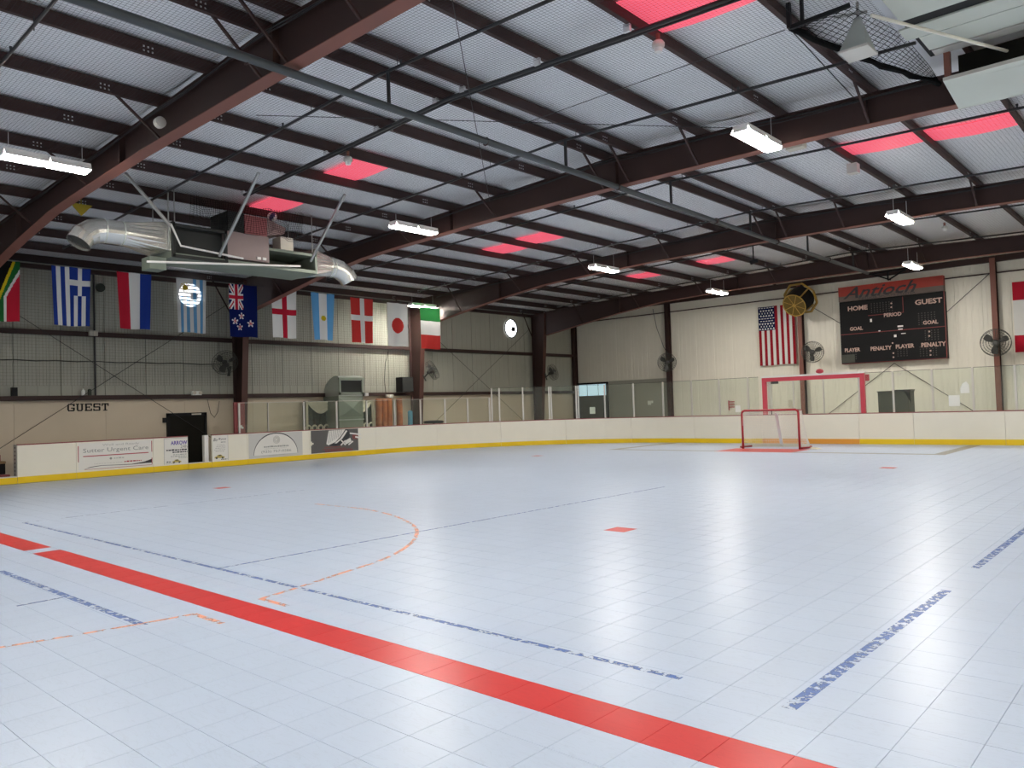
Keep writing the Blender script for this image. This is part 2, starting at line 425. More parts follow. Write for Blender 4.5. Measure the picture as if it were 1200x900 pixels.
for i in range(-75, 14):
    for j in range(-20, 77):
        x = X0 + (i+.5)*T; y = Y0 + (j+.5)*T
        if not in_rink(x-0.1, y+0.1) or y < -3: continue
        q = proj((x, y, 0))
        vis = q is not None and -5 < q[0] < 1205 and q[1] < 915
        tiles.append((tile_kind(i, j, x, y), x, y, q[2] if vis else 1e6 + x*x + y*y, vis))
near_w = sorted([t for t in tiles if t[0] == 'w' and t[4]], key=lambda t: t[3])[:300]
near_r = [t for t in tiles if t[0] == 'r' and t[4]]
near_g = [t for t in tiles if t[0] == 'g' and t[4]]
single = set((t[1], t[2]) for t in near_w + near_r + near_g)
nm = {'w': 'floor_tile', 'r': 'red_tile', 'g': 'grey_tile'}
for t in near_w + near_r + near_g:
    o = wrap(nm[t[0]], tm[t[0]], floor, Vector((t[1], t[2], 0)) - loc_of(floor))
    if t[0] == 'r': o['label'] = 'red court tile'
    if t[0] == 'g': o['label'] = 'grey court tile'
rest = MB()
g = T/2-0.0007; h = T/2-0.0018
for t in tiles:
    if (t[1], t[2]) in single: continue
    x, y = t[1], t[2]; k = len(rest.v); mi = {'w': 0, 'r': 1, 'g': 2}[t[0]]
    rest.v += [(x-g,y-g,-.0115),(x+g,y-g,-.0115),(x+g,y+g,-.0115),(x-g,y+g,-.0115),(x-h,y-h,0),(x+h,y-h,0),(x+h,y+h,0),(x-h,y+h,0)]
    for f in ((0,1,5,4),(1,2,6,5),(2,3,7,6),(3,0,4,7),(4,5,6,7)): rest.f.append(tuple(k+a for a in f)); rest.m.append(mi)
rest.build('floor_tile', [M['tile'], M['tile_red'], M['tile_grey']], floor, kind='stuff', fix=False)
# edge strip that closes the tiled field against the curved boards
# ---- painted court lines (thin worn paint films on the tiles)
def line(pts, wd, mat, label):
    b = MB(); pts = [Vector((p[0], p[1], 0.0012)) for p in pts]
    n = len(pts); L = []; Rr = []
    for i, p in enumerate(pts):
        d = (pts[min(i+1, n-1)]-pts[max(i-1, 0)]).normalized(); a = Vector((-d.y, d.x, 0))*wd/2
        L.append(p+a); Rr.append(p-a)
    for i in range(n-1): b.poly([Rr[i], Rr[i+1], L[i+1], L[i]])
    return b.build('painted_line', mat, floor, label=label, fix=False)
line([(-13.95, 3.92), (-2.3, 3.91)], 0.05, M['blue_paint'], 'worn blue line')
line([(-13.93, 3.92), (-13.93, 9.0)], 0.035, M['blue_thin'], 'faint blue line')
line([(-7.69, 3.93), (-7.60, 12.6)], 0.045, M['blue_paint'], 'worn blue line')
line([(-9.7, 2.49), (-6.1, 2.51)], 0.065, M['blue_paint'], 'broken blue line')
line([(-7.68, 2.46), (-7.68, 2.1)], 0.04, M['blue_thin'], 'faint blue line')
line([(-1.655, 3.85), (-1.63, 6.9)], 0.075, M['blue_paint'], 'worn blue line')
line([(-1.63, 7.9), (-1.62, 11.6)], 0.07, M['blue_paint'], 'broken blue line')
line([(-6.40, 1.2), (-6.38, 1.64), (-6.26, 2.09), (-6.17, 2.5), (-6.1, 2.9)], 0.045, M['orange_paint'], 'worn orange line')
line([(-6.1, 2.90), (-5.64, 2.90)], 0.05, M['orange_paint'], 'orange end mark')
line([(-6.12, 3.49), (-5.64, 3.49)], 0.05, M['orange_paint'], 'orange end mark')
arc = [(-6.11, 3.5), (-6.2, 3.9), (-6.38, 4.5), (-6.57, 5.15), (-6.9, 5.75), (-7.35, 6.3), (-8.0, 6.86), (-8.95, 7.36), (-9.7, 7.6), (-10.4, 7.72), (-11.6, 7.7)]
sm = []
for k in range(len(arc)-1):
    p0 = Vector(arc[max(k-1,0)]); p1 = Vector(arc[k]); p2 = Vector(arc[k+1]); p3 = Vector(arc[min(k+2,len(arc)-1)])
    for q in range(5):
        t = q/5; sm.append(0.5*((2*p1)+(p2-p0)*t+(2*p0-5*p1+4*p2-p3)*t*t+(3*p1-p0-3*p2+p3)*t**3))
line(sm + [Vector(arc[-1])], 0.05, M['orange_paint'], 'worn orange arc')

# ---- ceiling: roof deck, purlins, insulation sheets
cb = MB()
for (xa, xb) in ((XW-0.2, RIDGE), (RIDGE, XR+0.2)):
    za, zb = ztop(xa)+0.30, ztop(xb)+0.30
    cb.hexa([(xa,YB-.2,za),(xb,YB-.2,zb),(xb,YE+.2,zb),(xa,YE+.2,za),(xa,YB-.2,za+.1),(xb,YB-.2,zb+.1),(xb,YE+.2,zb+.1),(xa,YE+.2,za+.1)])
ceiling = cb.build('ceiling', M['white'], kind='structure')
def purlin_mesh():
    b = MB(); y0, y1 = YB, YE
    b.box(-.004, .004, y0, y1, 0, .215); b.box(-.004, .065, y0, y1, 0, .006); b.box(-.065, .004, y0, y1, .209, .215)
    b.box(.057, .065, y0, y1, .006, .024)
    for fy in FRAMES[1:]:
        for s in (-1, 1):
            for dy in (0, .06, .12):
                for dz in (.07, .13):
                    y = fy + s*(0.85+dy); b.box(.0042, .0105, y-.011, y+.011, dz-.011, dz+.011, 1)
    return b.mesh('purlin', [M['purlin'], M['bolt']])
pmesh = purlin_mesh()
for x in PURLINS:
    wrap('purlin', pmesh, ceiling, Vector((x, 0, ztop(x))) - loc_of(ceiling))
# insulation sheets: one per purlin gap and bay, slightly sagging
XS = sorted(PURLINS); XS = [XW+0.02] + XS + [XR-0.02]
BAYS = FRAMES + [YE]
for a, b_ in zip(XS, XS[1:]):
    for ya, yb in zip(BAYS, BAYS[1:]):
        wv = random.uniform(0, 6)
        def fn(u, v, a=a, b_=b_, ya=ya, yb=yb, wv=wv):
            x = a+0.01+(b_-a-0.02)*u; y = ya+0.01+(yb-ya-0.02)*v
            sag = 0.035*math.sin(math.pi*u) + 0.012*math.sin(9*v+wv)*math.sin(math.pi*u)
            return (x, y, ztop(x)+0.235-sag)
        MB().grid(fn, 4, 12).build('insulation_sheet', M['insul'], ceiling, smooth=True, fix=False)

# ---- skylights in the roof (red film)
SKY = [(-14.42,-13.14,9.62,10.45),(-16.12,-14.88,9.62,10.45),(-14.47,-13.38,17.5,18.5),(-16.27,-15.29,17.65,18.65),(-14.43,-13.3,25.75,26.7),(-16.35,-15.3,25.8,26.75),
       (-5.42,-3.98,8.35,9.5),(-5.42,-3.98,16.45,17.3),(-3.86,-2.44,16.6,17.45)]
for k, (xa, xb, ya, yb) in enumerate(SKY):
    if xa < RIDGE and False: pass
    b = MB(); n = 6
    P = [XS_ for XS_ in sorted(PURLINS)]
    lo = max([p for p in P if p <= (xa+xb)/2]); hi = min([p for p in P if p > (xa+xb)/2]); xa, xb = lo+0.02, hi-0.02
    for q in range(n):
        u0, u1 = q/n, (q+1)/n; x0 = xa+(xb-xa)*u0; x1 = xa+(xb-xa)*u1
        za = ztop(x0)+0.185-0.035*math.sin(math.pi*u0); zb = ztop(x1)+0.185-0.035*math.sin(math.pi*u1)
        b.hexa([(x0,ya,za),(x1,ya,zb),(x1,yb,zb),(x0,yb,za),(x0,ya,za+.012),(x1,ya,zb+.012),(x1,yb,zb+.012),(x0,yb,za+.012)])
    wn_ = b.build('window_%d' % (k+1), M['skylight'], kind='structure')
    for yy in (ya+0.12, yb-0.12):
        MB().box(xb-0.012, xb+0.012, yy-.02, yy+.02, ztop(xb)+0.02, ztop(xb)+0.2).build('clip', M['bolt'], wn_)

# ---- left wall: liner panels, lower boarding, girts
lw = MB().box(XW-0.25, XW-0.06, YB, YE, -0.02, 6.2).build('wall_left', M['wall_l'], kind='structure')
y = YB + 0.05; pw = 1.22
def liner(z0, z1, wd, mat, ribs):
    b = MB()
    prof = [(0, -.06), (0, 0), (wd-.005, 0), (wd-.005, -.06)]
    if ribs:
        prof = [(0, -.06), (.0, -.012), (.012, 0)]
        for r in range(1, ribs):
            c = wd*r/ribs; prof += [(c-.03, 0), (c-.018, .008), (c+.018, .008), (c+.03, 0)]
        prof += [(wd-.024, 0), (wd-.012, -.012), (wd-.012, -.06)]
    for (a, b1), (c, d) in zip(prof, prof[1:]): b.poly([(b1, a, z0), (d, c, z0), (d, c, z1), (b1, a, z1)])
    b.poly([(q[1], q[0], z1) for q in prof]); b.poly([(q[1], q[0], z0) for q in reversed(prof)])
    return b.mesh('wall_panel', mat)
up = liner(2.2, 6.1, pw, M['wall_l'], 4); lo = liner(0, 2.2, pw*2, M['wall_low'], 0)
while y < YE - 0.2:
    wrap('wall_panel', up, lw, Vector((XW, y, 0)) - loc_of(lw)); y += pw
y = YB + 0.05
while y < YE - 0.2:
    o = wrap('lower_wall_panel', lo, lw, Vector((XW, y, 0)) - loc_of(lw)); o['label'] = 'cream lower panel'; y += pw*2
for z in (2.2, 4.1):
    b = MB().box(XW+.002, XW+.20, YB, YE, z-.01, z-.003).box(XW+.002, XW+.01, YB, YE, z, z+.12).box(XW+.19, XW+.20, YB, YE, z-.02, z+.11).box(XW+.002, XW+.2, YB, YE, z+.11, z+.118)
    b.build('girt', M['steel'], lw)
MB().box(XW+.01, XW+.16, YB, YE, 5.98, 6.10).build('eave_strut', M['steel'], lw)
for (p, q) in (((5.7, 0.4), (13.2, 5.4)), ((5.7, 5.4), (13.2, 0.4)), ((21.6, 0.4), (29.0, 5.4)), ((21.6, 5.4), (29.0, 0.4))):
    MB().tube([(XW+.22, *p), (XW+.22, *q)], .009, 5).build('brace_cable', M['blackpipe'], lw)
MB().tube([(XW+.07, 8.96, 6.0), (XW+.07, 8.96, 2.32)], .028, 6).build('conduit', M['blackpipe'], lw)
# door in the left wall
d1 = MB().box(XW+.005, XW+.05, 11.18, 12.34, 0, 1.62).build('door_1', M['door_dark'], kind='structure')
MB().box(XW+.005, XW+.09, 11.10, 11.18, 0, 1.72).box(XW+.005, XW+.09, 12.34, 12.42, 0, 1.72).box(XW+.005, XW+.09, 11.10, 12.42, 1.62, 1.72).build('frame', M['black'], d1)
MB().box(XW+.09, XW+.11, 11.9, 12.22, 1.645, 1.69).build('closer', M['beige'], d1)

# ---- end wall: ribbed white sheets, columns
ew = MB().box(XW-.2, XR+.2, YE+.06, YE+.25, -.02, 7.0).build('wall_end', M['wall_e'], kind='structure')
def ribbed(wd, zt):
    b = MB(); prof = [(0, .06), (0, 0)]
    n = 4
    for r in range(n):
        c = wd*(r+.5)/n; prof += [(c-.04, 0), (c-.025, -.006), (c+.025, -.006), (c+.04, 0)]
    prof += [(wd-.006, 0), (wd-.006, .06)]
    for (a, b1), (c, d) in zip(prof, prof[1:]): b.poly([(a, b1, 0), (c, d, 0), (c, d, zt), (a, b1, zt)])
    return b.mesh('wall_panel', M['wall_e'])
rp = ribbed(0.9, 6.72); x = XW+0.0
while x < XR-0.5:
    wrap('wall_panel', rp, ew, Vector((x, YE, 0)) - loc_of(ew)); x += 0.9
for (p, q) in (((-18.9, 5.6), (-13.1, .5)), ((-12.45, .4), (-9.2, 2.8)), ((-9.2, 2.8), (-5.9, .4)), ((-12.5, 5.5), (-11.1, 4.5)), ((-5.8, 5.9), (-7.3, 4.6))):
    if p[0] < -15: continue
    MB().tube([(p[0], YE-.05, p[1]), (q[0], YE-.05, q[1])], .012, 5).build('brace_cable', M['blackpipe'], ew)
MB().box(XW, XR, YE-.1, YE-.02, 5.86, 5.90).build('girt', M['steel'], ew)
MB().box(XW, XR, YE-.16, YE-.02, 6.28, 6.5).build('rake_angle', M['steel'], ew)
d2 = MB().box(-24.75, -22.9, YE-.06, YE-.02, 0, 2.65).build('door_2', M['olive'], kind='structure')
for xa, xb in ((-24.7, -24.2), (-24.15, -23.5), (-23.45, -23.0)):
    MB().box(xa, xb, YE-.085, YE-.06, 2.02, 2.6).build('pane', M['sky_pane'], d2)
MB().box(-24.8, -24.72, YE-.1, YE-.02, 0, 2.7).box(-22.94, -22.86, YE-.1, YE-.02, 0, 2.7).box(-24.8, -22.86, YE-.1, YE-.02, 2.62, 2.7).build('frame', M['black'], d2)
# shade painted as a darker sheet, far left of the end wall
MB().box(-22.8, -19.22, YE-.05, YE-.012, 0, 2.72).build('shade_sheet', M['wall_l'], kind='structure')

wr = MB().box(XR, XR+.2, YB, YE, -.02, 6.4).build('wall_right', M['wall_e'], kind='structure')
# rear wall with an open roll-up doorway that lets daylight in
wb = MB().box(XW-.2, -10, YB-.2, YB, -.02, 7).box(-4, XR+.2, YB-.2, YB, -.02, 7).box(-10, -4, YB-.2, YB, 4.2, 7).build('wall_back', M['wall_e'], kind='structure')

# ---- steel frames: column, rafter web, flanges, stiffeners, brace rods
def zbot(x):
    a = abs(x-RIDGE); knots = [(0, 6.06), (4, 6.04), (8.4, 5.90), (10.9, 5.62), (14.9, 5.02), (16.2, 4.85)]
    for (p, q), (r, s) in zip(knots, knots[1:]):
        if a <= r: return q + (s-q)*(a-p)/(r-p)
    return knots[-1][1]
fr_txt = {-10.25: None, -2.35: None, 5.55: 'nearest dark red steel roof frame crossing the top left corner', 13.43: 'second dark red roof frame, ending at the white cladding on the right',
          21.33: 'third dark red roof frame, its column right of the loudspeaker', 29.23: 'farthest dark red roof frame just in front of the scoreboard wall'}
def make_frame(Y, lab):
    t = thing('steel_frame', (RIDGE, Y, 0), lab or 'dark red steel roof frame behind the viewpoint', 'steel frame', 'steel roof frames')
    xs = [RIDGE + (XW+1.05-RIDGE)*k/14 for k in range(14, -1, -1)] + [RIDGE + (XR-1.05-RIDGE)*k/14 for k in range(1, 15)]
    b = MB()
    for xa, xb in zip(xs, xs[1:]):
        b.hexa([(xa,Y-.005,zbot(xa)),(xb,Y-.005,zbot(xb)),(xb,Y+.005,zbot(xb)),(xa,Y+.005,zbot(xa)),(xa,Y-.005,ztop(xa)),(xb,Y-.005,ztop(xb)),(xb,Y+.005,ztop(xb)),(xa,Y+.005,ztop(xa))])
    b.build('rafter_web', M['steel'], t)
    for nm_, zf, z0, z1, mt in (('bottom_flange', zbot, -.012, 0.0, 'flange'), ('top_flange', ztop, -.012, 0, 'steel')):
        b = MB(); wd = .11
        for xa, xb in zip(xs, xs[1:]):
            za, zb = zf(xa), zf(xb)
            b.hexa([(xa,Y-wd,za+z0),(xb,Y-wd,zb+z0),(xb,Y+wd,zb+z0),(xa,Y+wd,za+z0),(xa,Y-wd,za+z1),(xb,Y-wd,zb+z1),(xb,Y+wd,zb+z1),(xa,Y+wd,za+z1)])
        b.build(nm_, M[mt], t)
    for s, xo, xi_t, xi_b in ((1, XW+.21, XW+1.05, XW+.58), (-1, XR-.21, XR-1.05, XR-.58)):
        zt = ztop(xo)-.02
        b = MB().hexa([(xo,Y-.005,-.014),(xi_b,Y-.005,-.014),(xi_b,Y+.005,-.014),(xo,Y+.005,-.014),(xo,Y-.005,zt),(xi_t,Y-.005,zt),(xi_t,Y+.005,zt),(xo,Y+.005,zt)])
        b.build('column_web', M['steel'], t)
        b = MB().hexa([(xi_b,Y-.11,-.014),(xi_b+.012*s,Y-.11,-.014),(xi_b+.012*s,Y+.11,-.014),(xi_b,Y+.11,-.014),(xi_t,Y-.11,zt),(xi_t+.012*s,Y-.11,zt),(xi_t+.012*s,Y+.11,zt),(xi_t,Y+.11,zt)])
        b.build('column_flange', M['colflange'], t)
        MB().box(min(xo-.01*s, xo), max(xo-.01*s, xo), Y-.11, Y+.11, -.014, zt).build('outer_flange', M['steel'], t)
    for x in (-19.6, -13.9, -8.93, -4.0, 1.8):
        MB().box(x-.006, x+.006, Y-.105, Y+.105, zbot(x), ztop(x)-.012).build('stiffener', M['steel'], t)
    if Y > 0:
        for k, x in enumerate(PURLINS):
            if k % 2 == 0 or abs(x-RIDGE) < 0.5:
                for sgn in (-1,) if Y < 10 else (-1,):
                    MB().bar((x, Y+sgn*.85, ztop(x)+.10), (x, Y+sgn*.09, zbot(x)+.02), .035, .035).build('brace_rod', M['steel'], t)
    return t
for Y in FRAMES: make_frame(Y, fr_txt[Y]) if Y > -5 else None

# ================================================================== OBJECTS
# ---- ceiling lamps (their light is their own lit tubes)
def make_lamp():
    t = thing('ceiling_lamp', (0, 0, 0))
    b = MB()
    for s in (-1, 1):
        y0, y1 = s*.33-.315, s*.33+.315
        b.box(-.13, .13, y0, y1, .05, .085)
        for q in (-1, 1):
            b.hexa([(q*.165,y0,-.035),(q*.17,y0,-.035),(q*.17,y1,-.035),(q*.165,y1,-.035),(q*.125,y0,.05),(q*.13,y0,.05),(q*.13,y1,.05),(q*.125,y1,.05)])
        b.box(-.13, .13, y0-.006, y0, -.03, .05).box(-.13, .13, y1, y1+.006, -.03, .05)
    b.build('housing', M['reflector'], t)
    for s in (-1, 1):
        MB().box(-.12, .12, s*.33-.30, s*.33+.30, -.055, .03).build('lit_tube', M['tube_lamp'], t)
    for s in (-1, 1):
        MB().tube([(0, s*.55, .075), (0, s*.55, .52)], .005, 4).build('chain', M['bolt'], t)
    return t
OUT = {}
for X in (-23.2, -14.2, -5.4, 3.4):
    for Y in (-3.6, 4.4, 12.3, 20.4, 28.3):
        OUT[(X, Y)] = '%s of the %s row' % ({-3.6: 'rear one', 4.4: 'overhead one', 12.3: 'second frame one', 20.4: 'third frame one', 28.3: 'farthest one'}[Y], {-23.2: 'leftmost', -14.2: 'left middle', -5.4: 'right middle', 3.4: 'rightmost'}[X])
lamp0 = None
LN = {(-14.2, 4.4): 'lit twin tube lamp hanging in front of the nearest roof frame, far left',
      (-5.4, 12.3): 'largest glaring lit lamp under the second roof frame, upper right',
      (-5.45, 20.45): 'lit twin tube lamp on the third frame right of the ridge',
      (-7.25, 28.4): 'lit twin tube lamp directly above the black scoreboard',
      (-13.9, 12.15): 'lit twin tube lamp on the second roof frame left of the ridge pipe',
      (-14.2, 20.35): 'lit twin tube lamp below the pair of pink skylights of the middle bay',
      (-23.3, 20.7): 'lit twin tube lamp just above the hanging green white and red flag',
      (-14.4, 28.4): 'lit twin tube lamp on the farthest frame left of the striped flag'
      }
for X in (-23.2, -14.2, -5.4, 3.4):
    for Y in (-3.6, 4.4, 12.3, 20.4, 28.3):
        if X < -20 and abs(Y-20.4) > 1: continue
        key = min(LN, key=lambda k: (k[0]-X)**2 + (k[1]-Y)**2)
        hit = (key[0]-X)**2 + (key[1]-Y)**2 < 6
        x, y = key if hit else (X, Y)
        if lamp0 is None: lamp0 = make_lamp(); o = lamp0
        else: o = copy_tree(lamp0)
        o.location = (x, y, 5.88 if abs(x-RIDGE) < 10 else 5.72)
        tag(o, LN[key] if hit else 'twin tube lamp outside the picture, %s' % OUT[(X, Y)], 'lamp', 'ceiling lamps')

# ---- dasher boards
def strip(s0, s1, off0, off1, z0, z1, step=0.55):
    b = MB(); n = max(1, int(math.ceil((s1-s0)/step)))
    cuts = [s0+(s1-s0)*k/n for k in range(n+1)]
    for k in range(n):
        q = []
        for z in (z0, z1):
            for (s, o) in ((cuts[k], off0), (cuts[k+1], off0), (cuts[k+1], off1), (cuts[k], off1)):
                p, d = pt(s); nrm = Vector((d.y, -d.x, 0))   # towards the rink
                v = p + nrm*o; q.append((v.x, v.y, z))
        b.hexa(q)
    return b
sG0, sG1, sH = s_of_px(893), s_of_px(1007), s_of_px(1071)
S0 = 6.345
cuts = [(0, 1.405), (1.405, 3.475), (3.475, 4.509), (5.262, 6.455), (6.455, 8.745), (8.745, 11.56)]
n = 6; st = (sG0-11.56)/n
cuts += [(11.56+st*k, 11.56+st*(k+1)) for k in range(n)]
cuts += [(sG0, sG1), (sG1, sH), (sH, sH+2.44), (sH+2.44, sH+4.88), (sH+4.88, PL[-1])]
labs = ['plain white end board at the far left opening', 'white board carrying the urgent care advert', 'narrow white board with the purple lettered towing advert', 'white board right of the dark gate gap with a small yellow car advert',
 'white board carrying the grey arch phone number advert', 'board with the charcoal torn advert', 'clean white board just right of the charcoal advert']
labs += ['white curved corner board, %s after the charcoal advert' % ORD[k] for k in range(1, 6)]
labs += ['scuffed end board with orange kick strip behind the hockey goal', 'creamier end board right of the orange kick strip', 'white end board below the square paper on the glass', 'white end board below the right steel column, at the picture edge', 'white end board beyond the right picture edge']
G_ = 0.004
boards = []
for k, (a, c) in enumerate(cuts):
    b = strip(a+G_, c-G_, -.05, 0.0, 0.0, 0.985)
    bo = b.build('dasher_board', M['board_new'] if k == 13 else M['board'], label=labs[k], cat='board', group='rink dasher boards')
    strip(a+G_, c-G_, 0.0, 0.014, 0.0, 0.165).build('kick_strip', M['orange'] if k == 12 else M['yellow'], bo, label='orange kick strip' if k == 12 else None)
    strip(a+G_, c-G_, -.075, 0.012, 0.985, 1.012).build('cap_rail', M['cap'], bo)
    boards.append(bo)
# end frame of the first board at the opening
MB().box(-23.34, -23.055, 6.35, 6.41, 0.03, 1.0).box(-23.10, -23.055, 6.342, 6.349, .03, 1.0).build('end_frame', M['alu'], boards[0], label='grey metal end frame')
for k in range(9):
    MB().box(-23.2, -23.18, 6.338, 6.35, .1+k*.1, .14+k*.1).build('bolt', M['blackpipe'], boards[0])
def sill(y0, y1, lab):
    o = MB().box(-23.05, -22.985, y0, y1, 0, .165).build('gate_sill', M['yellow'], label=lab, cat='sill')
    MB().box(-23.2, -22.99, y0, y1, .165, .185).build('threshold', M['white'], o)
sill(10.86, 11.60, 'yellow sill across the dark gate gap in the left boards')
sill(4.2, 6.34, 'yellow sill at the opening in the left picture corner')
MB().box(-23.14, -23.0, 11.37, 11.50, .19, 1.0).build('gate_post', M['white'], label='white gate post standing in the dark gap of the left boards', cat='post')

# ---- adverts: flat print on the boards
LX = Vector((0, 1, 0)); UP = Vector((0, 0, 1)); NX = Vector((1, 0, 0))
FXB = -22.9985
def ad_panel(board, y0, y1, z0, z1, mat, label):
    return MB().box(FXB-.001, FXB+.003, y0, y1, z0, z1).build('advert', mat, board, label=label)
def adt(body, par, y, z, wd, ht, mat, **k):
    o = text_mesh(body, (FXB+.0032, y, z), LX, UP, wd, ht, NX, 0.0012, **k).build('lettering', mat, par); return o
def bars(par, lst, mat, nm='print_line'):
    b = MB()
    for (y0, y1, z, h) in lst:
        y = y0
        while y < y1:
            wd = random.uniform(.03, .08); b.box(FXB+.0031, FXB+.0042, y, min(y+wd, y1), z, z+h*random.uniform(.7, 1)); y += wd+.018
    b.build(nm, mat, par)
a1 = ad_panel(boards[1], 7.80, 9.78, .21, .95, M['ad_white'], 'urgent care advert, partly peeled')
adt('Well and Ready', a1, 8.42, .83, 1.0, .075, M['inkfade'])
adt('Sutter Urgent Care', a1, 7.92, .65, 1.76, .15, M['ink'])
MB().box(FXB+.003, FXB+.0042, 7.92, 9.68, .575, .60).build('red_rule', M['inkred'], a1)
MB().box(FXB+.0031, FXB+.0042, 7.79, 7.81, .44, .88).box(FXB+.0031, FXB+.0042, 9.765, 9.785, .60, .92).box(FXB+.0031, FXB+.0042, 9.765, 9.785, .25, .43).build('red_edge', M['inkred'], a1)
MB().prism([(0, .04), (.04, 0), (.08, .04), (.04, .08)], (FXB+.0031, 8.60, .45), LX, UP, (.001, 0, 0)).build('emblem', M['ink'], a1)
bars(a1, [(8.72, 9.0, .475, .035), (8.2, 8.95, .36, .012)], M['inkfade'])
bars(a1, [(9.0, 9.48, .36, .035)], M['inkred'])
sw = [(7.93, .235), (8.1, .29), (8.4, .315), (8.8, .30), (9.2, .29), (9.55, .33), (9.78, .40), (9.78, .29), (9.5, .285), (9.2, .275), (8.8, .287), (8.4, .303), (8.1, .272)]
MB().prism([(p[0]-7.93, p[1]-.235) for p in sw], (FXB+.0031, 7.93, .235), LX, UP, (.001, 0, 0)).build('swoosh', M['inkblack'], a1)
MB().box(FXB+.0031, FXB+.0042, 7.95, 9.78, .222, .232).build('red_rule', M['inkred'], a1)

def car(par, y, z, s):
    body = [(0,.03),(.02,.09),(.1,.11),(.16,.17),(.30,.18),(.38,.11),(.46,.09),(.47,.03)]
    c = MB().prism([(p[0]*s, p[1]*s) for p in body], (FXB+.0031, y, z), LX, UP, (.001, 0, 0)).build('printed_car', M['carpaint'], par)
    b = MB()
    for q in (.1, .37):
        b.prism([(q*s+.045*s*math.cos(t*math.pi/5), .035*s+.04*s*math.sin(t*math.pi/5)) for t in range(10)], (FXB+.0043, y, z), LX, UP, (.0006, 0, 0))
    b.prism([(.17*s,.12*s),(.19*s,.16*s),(.28*s,.165*s),(.33*s,.12*s)], (FXB+.0043, y, z), LX, UP, (.0006, 0, 0))
    b.build('printed_wheel', M['inkblack'], c)
a2 = ad_panel(boards[2], 10.13, 10.845, .19, .965, M['ad_white'], 'purple lettered towing advert')
adt('ARROW', a2, 10.33, .76, .50, .12, M['inkpurple'], bold=.03)
adt('24h', a2, 10.62, .655, .21, .10, M['ink'])
bars(a2, [(10.2, 10.82, .59, .045), (10.38, 10.83, .525, .04)], M['inkblack'])
bars(a2, [(10.4, 10.8, .46, .02), (10.33, 10.8, .41, .02), (10.56, 10.82, .36, .02)], M['ink'])
car(a2, 10.36, .22, .6); bars(a2, [(10.2, 10.34, .25, .03)], M['inkblack']); bars(a2, [(10.18, 10.42, .205, .015)], M['ink'])
MB().box(FXB+.0031, FXB+.004, 10.13, 10.138, .19, .965).box(FXB+.0031, FXB+.004, 10.13, 10.84, .955, .965).build('border', M['ink'], a2)
a3 = ad_panel(boards[3], 11.625, 12.14, .19, .975, M['ad_white'], 'small yellow car advert')
adt('Bo', a3, 11.66, .80, .13, .10, M['inkblack'], shear=.3); adt('Ross', a3, 11.82, .83, .26, .07, M['inkblack'], shear=.3)
bars(a3, [(11.9, 12.06, .75, .03)], M['ink']); bars(a3, [(11.77, 12.02, .67, .02), (11.75, 12.05, .62, .02), (11.72, 12.05, .57, .02), (11.68, 12.05, .52, .02), (11.72, 12.0, .47, .02)], M['inkfade'])
car(a3, 11.68, .25, .72); bars(a3, [(11.9, 12.1, .215, .03)], M['inkblack'])
MB().box(FXB+.0031, FXB+.004, 12.13, 12.138, .19, .975).build('border', M['ink'], a3)
a4 = ad_panel(boards[4], 12.84, 14.82, .175, .97, M['ad_grey'], 'grey arch phone number advert')
half = [(math.cos(math.pi*k/24)*.80, math.sin(math.pi*k/24)*.68) for k in range(25)]
MB().prism(half, (FXB+.0031, 13.82, .26), LX, UP, (.0008, 0, 0)).build('white_arch', M['ad_white'], a4)
b = MB()
for k in range(24):
    t0, t1 = math.pi*k/24, math.pi*(k+1)/24
    w0, w1 = .012+.022*math.sin(t0), .012+.022*math.sin(t1)
    P = [((.80+e*w)*math.cos(t), (.68+e*w)*math.sin(t)) for (t, e, w) in ((t0, 0, w0), (t1, 0, w1), (t1, 1, w1), (t0, 1, w0))]
    b.prism(P, (FXB+.004, 13.82, .26), LX, UP, (.0008, 0, 0))
b.build('arch_stroke', M['inkblack'], a4)
adt('(925) 757-0286', a4, 13.28, .305, 1.1, .10, M['ink'])
bars(a4, [(13.38, 14.28, .50, .05)], M['ink']); bars(a4, [(13.4, 14.2, .45, .015), (13.55, 14.15, .225, .03)], M['inkfade'])
b = MB()
for q in range(3): b.ring((FXB+.005, 13.84, .74), NX, .05+.035*q, .008, 16, 4)
b.build('emblem', M['inkfade'], a4)
a5 = ad_panel(boards[5], 15.16, 17.62, .185, .97, M['ad_dark'], 'charcoal advert with torn edges')
b = MB()
for (yy, zz, w_, h_) in ((17.62, .55, .12, .16), (17.62, .22, .13, .28), (17.60, .74, .05, .12)):
    b.box(FXB-.001, FXB+.003, yy, yy+w_, zz, zz+h_)
b.build('torn_edge', M['ad_dark'], a5)
PO = (FXB+.0031, 15.16, .185)
MB().prism([(.72,.76),(1.42,.775),(1.25,.56),(1.0,.35),(.70,.25),(.62,.30)], PO, LX, UP, (.001, 0, 0)).build('white_shape', M['ad_white'], a5)
b = MB()
for k in range(10): b.bar((FXB+.0043, 15.84+.062*k, .48+.03*k), (FXB+.0043, 15.90+.06*k, .95), .0008, .010, up=(0,1,0))
b.build('hatching', M['inkblack'], a5)
MB().prism([(.70,.24),(1.0,.33),(1.28,.55),(1.46,.78),(1.56,.76),(1.62,.55),(1.5,.36),(1.2,.22),(1.0,.20)], (PO[0]+.0008, PO[1], PO[2]), LX, UP, (.001, 0, 0)).build('black_shape', M['inkblack'], a5)
MB().prism([(.95,.30),(1.2,.46),(1.45,.74),(1.52,.72),(1.3,.46),(1.05,.30)], (PO[0]+.002, PO[1], PO[2]), LX, UP, (.0008, 0, 0)).build('white_stroke', M['ad_white'], a5)
b = MB()
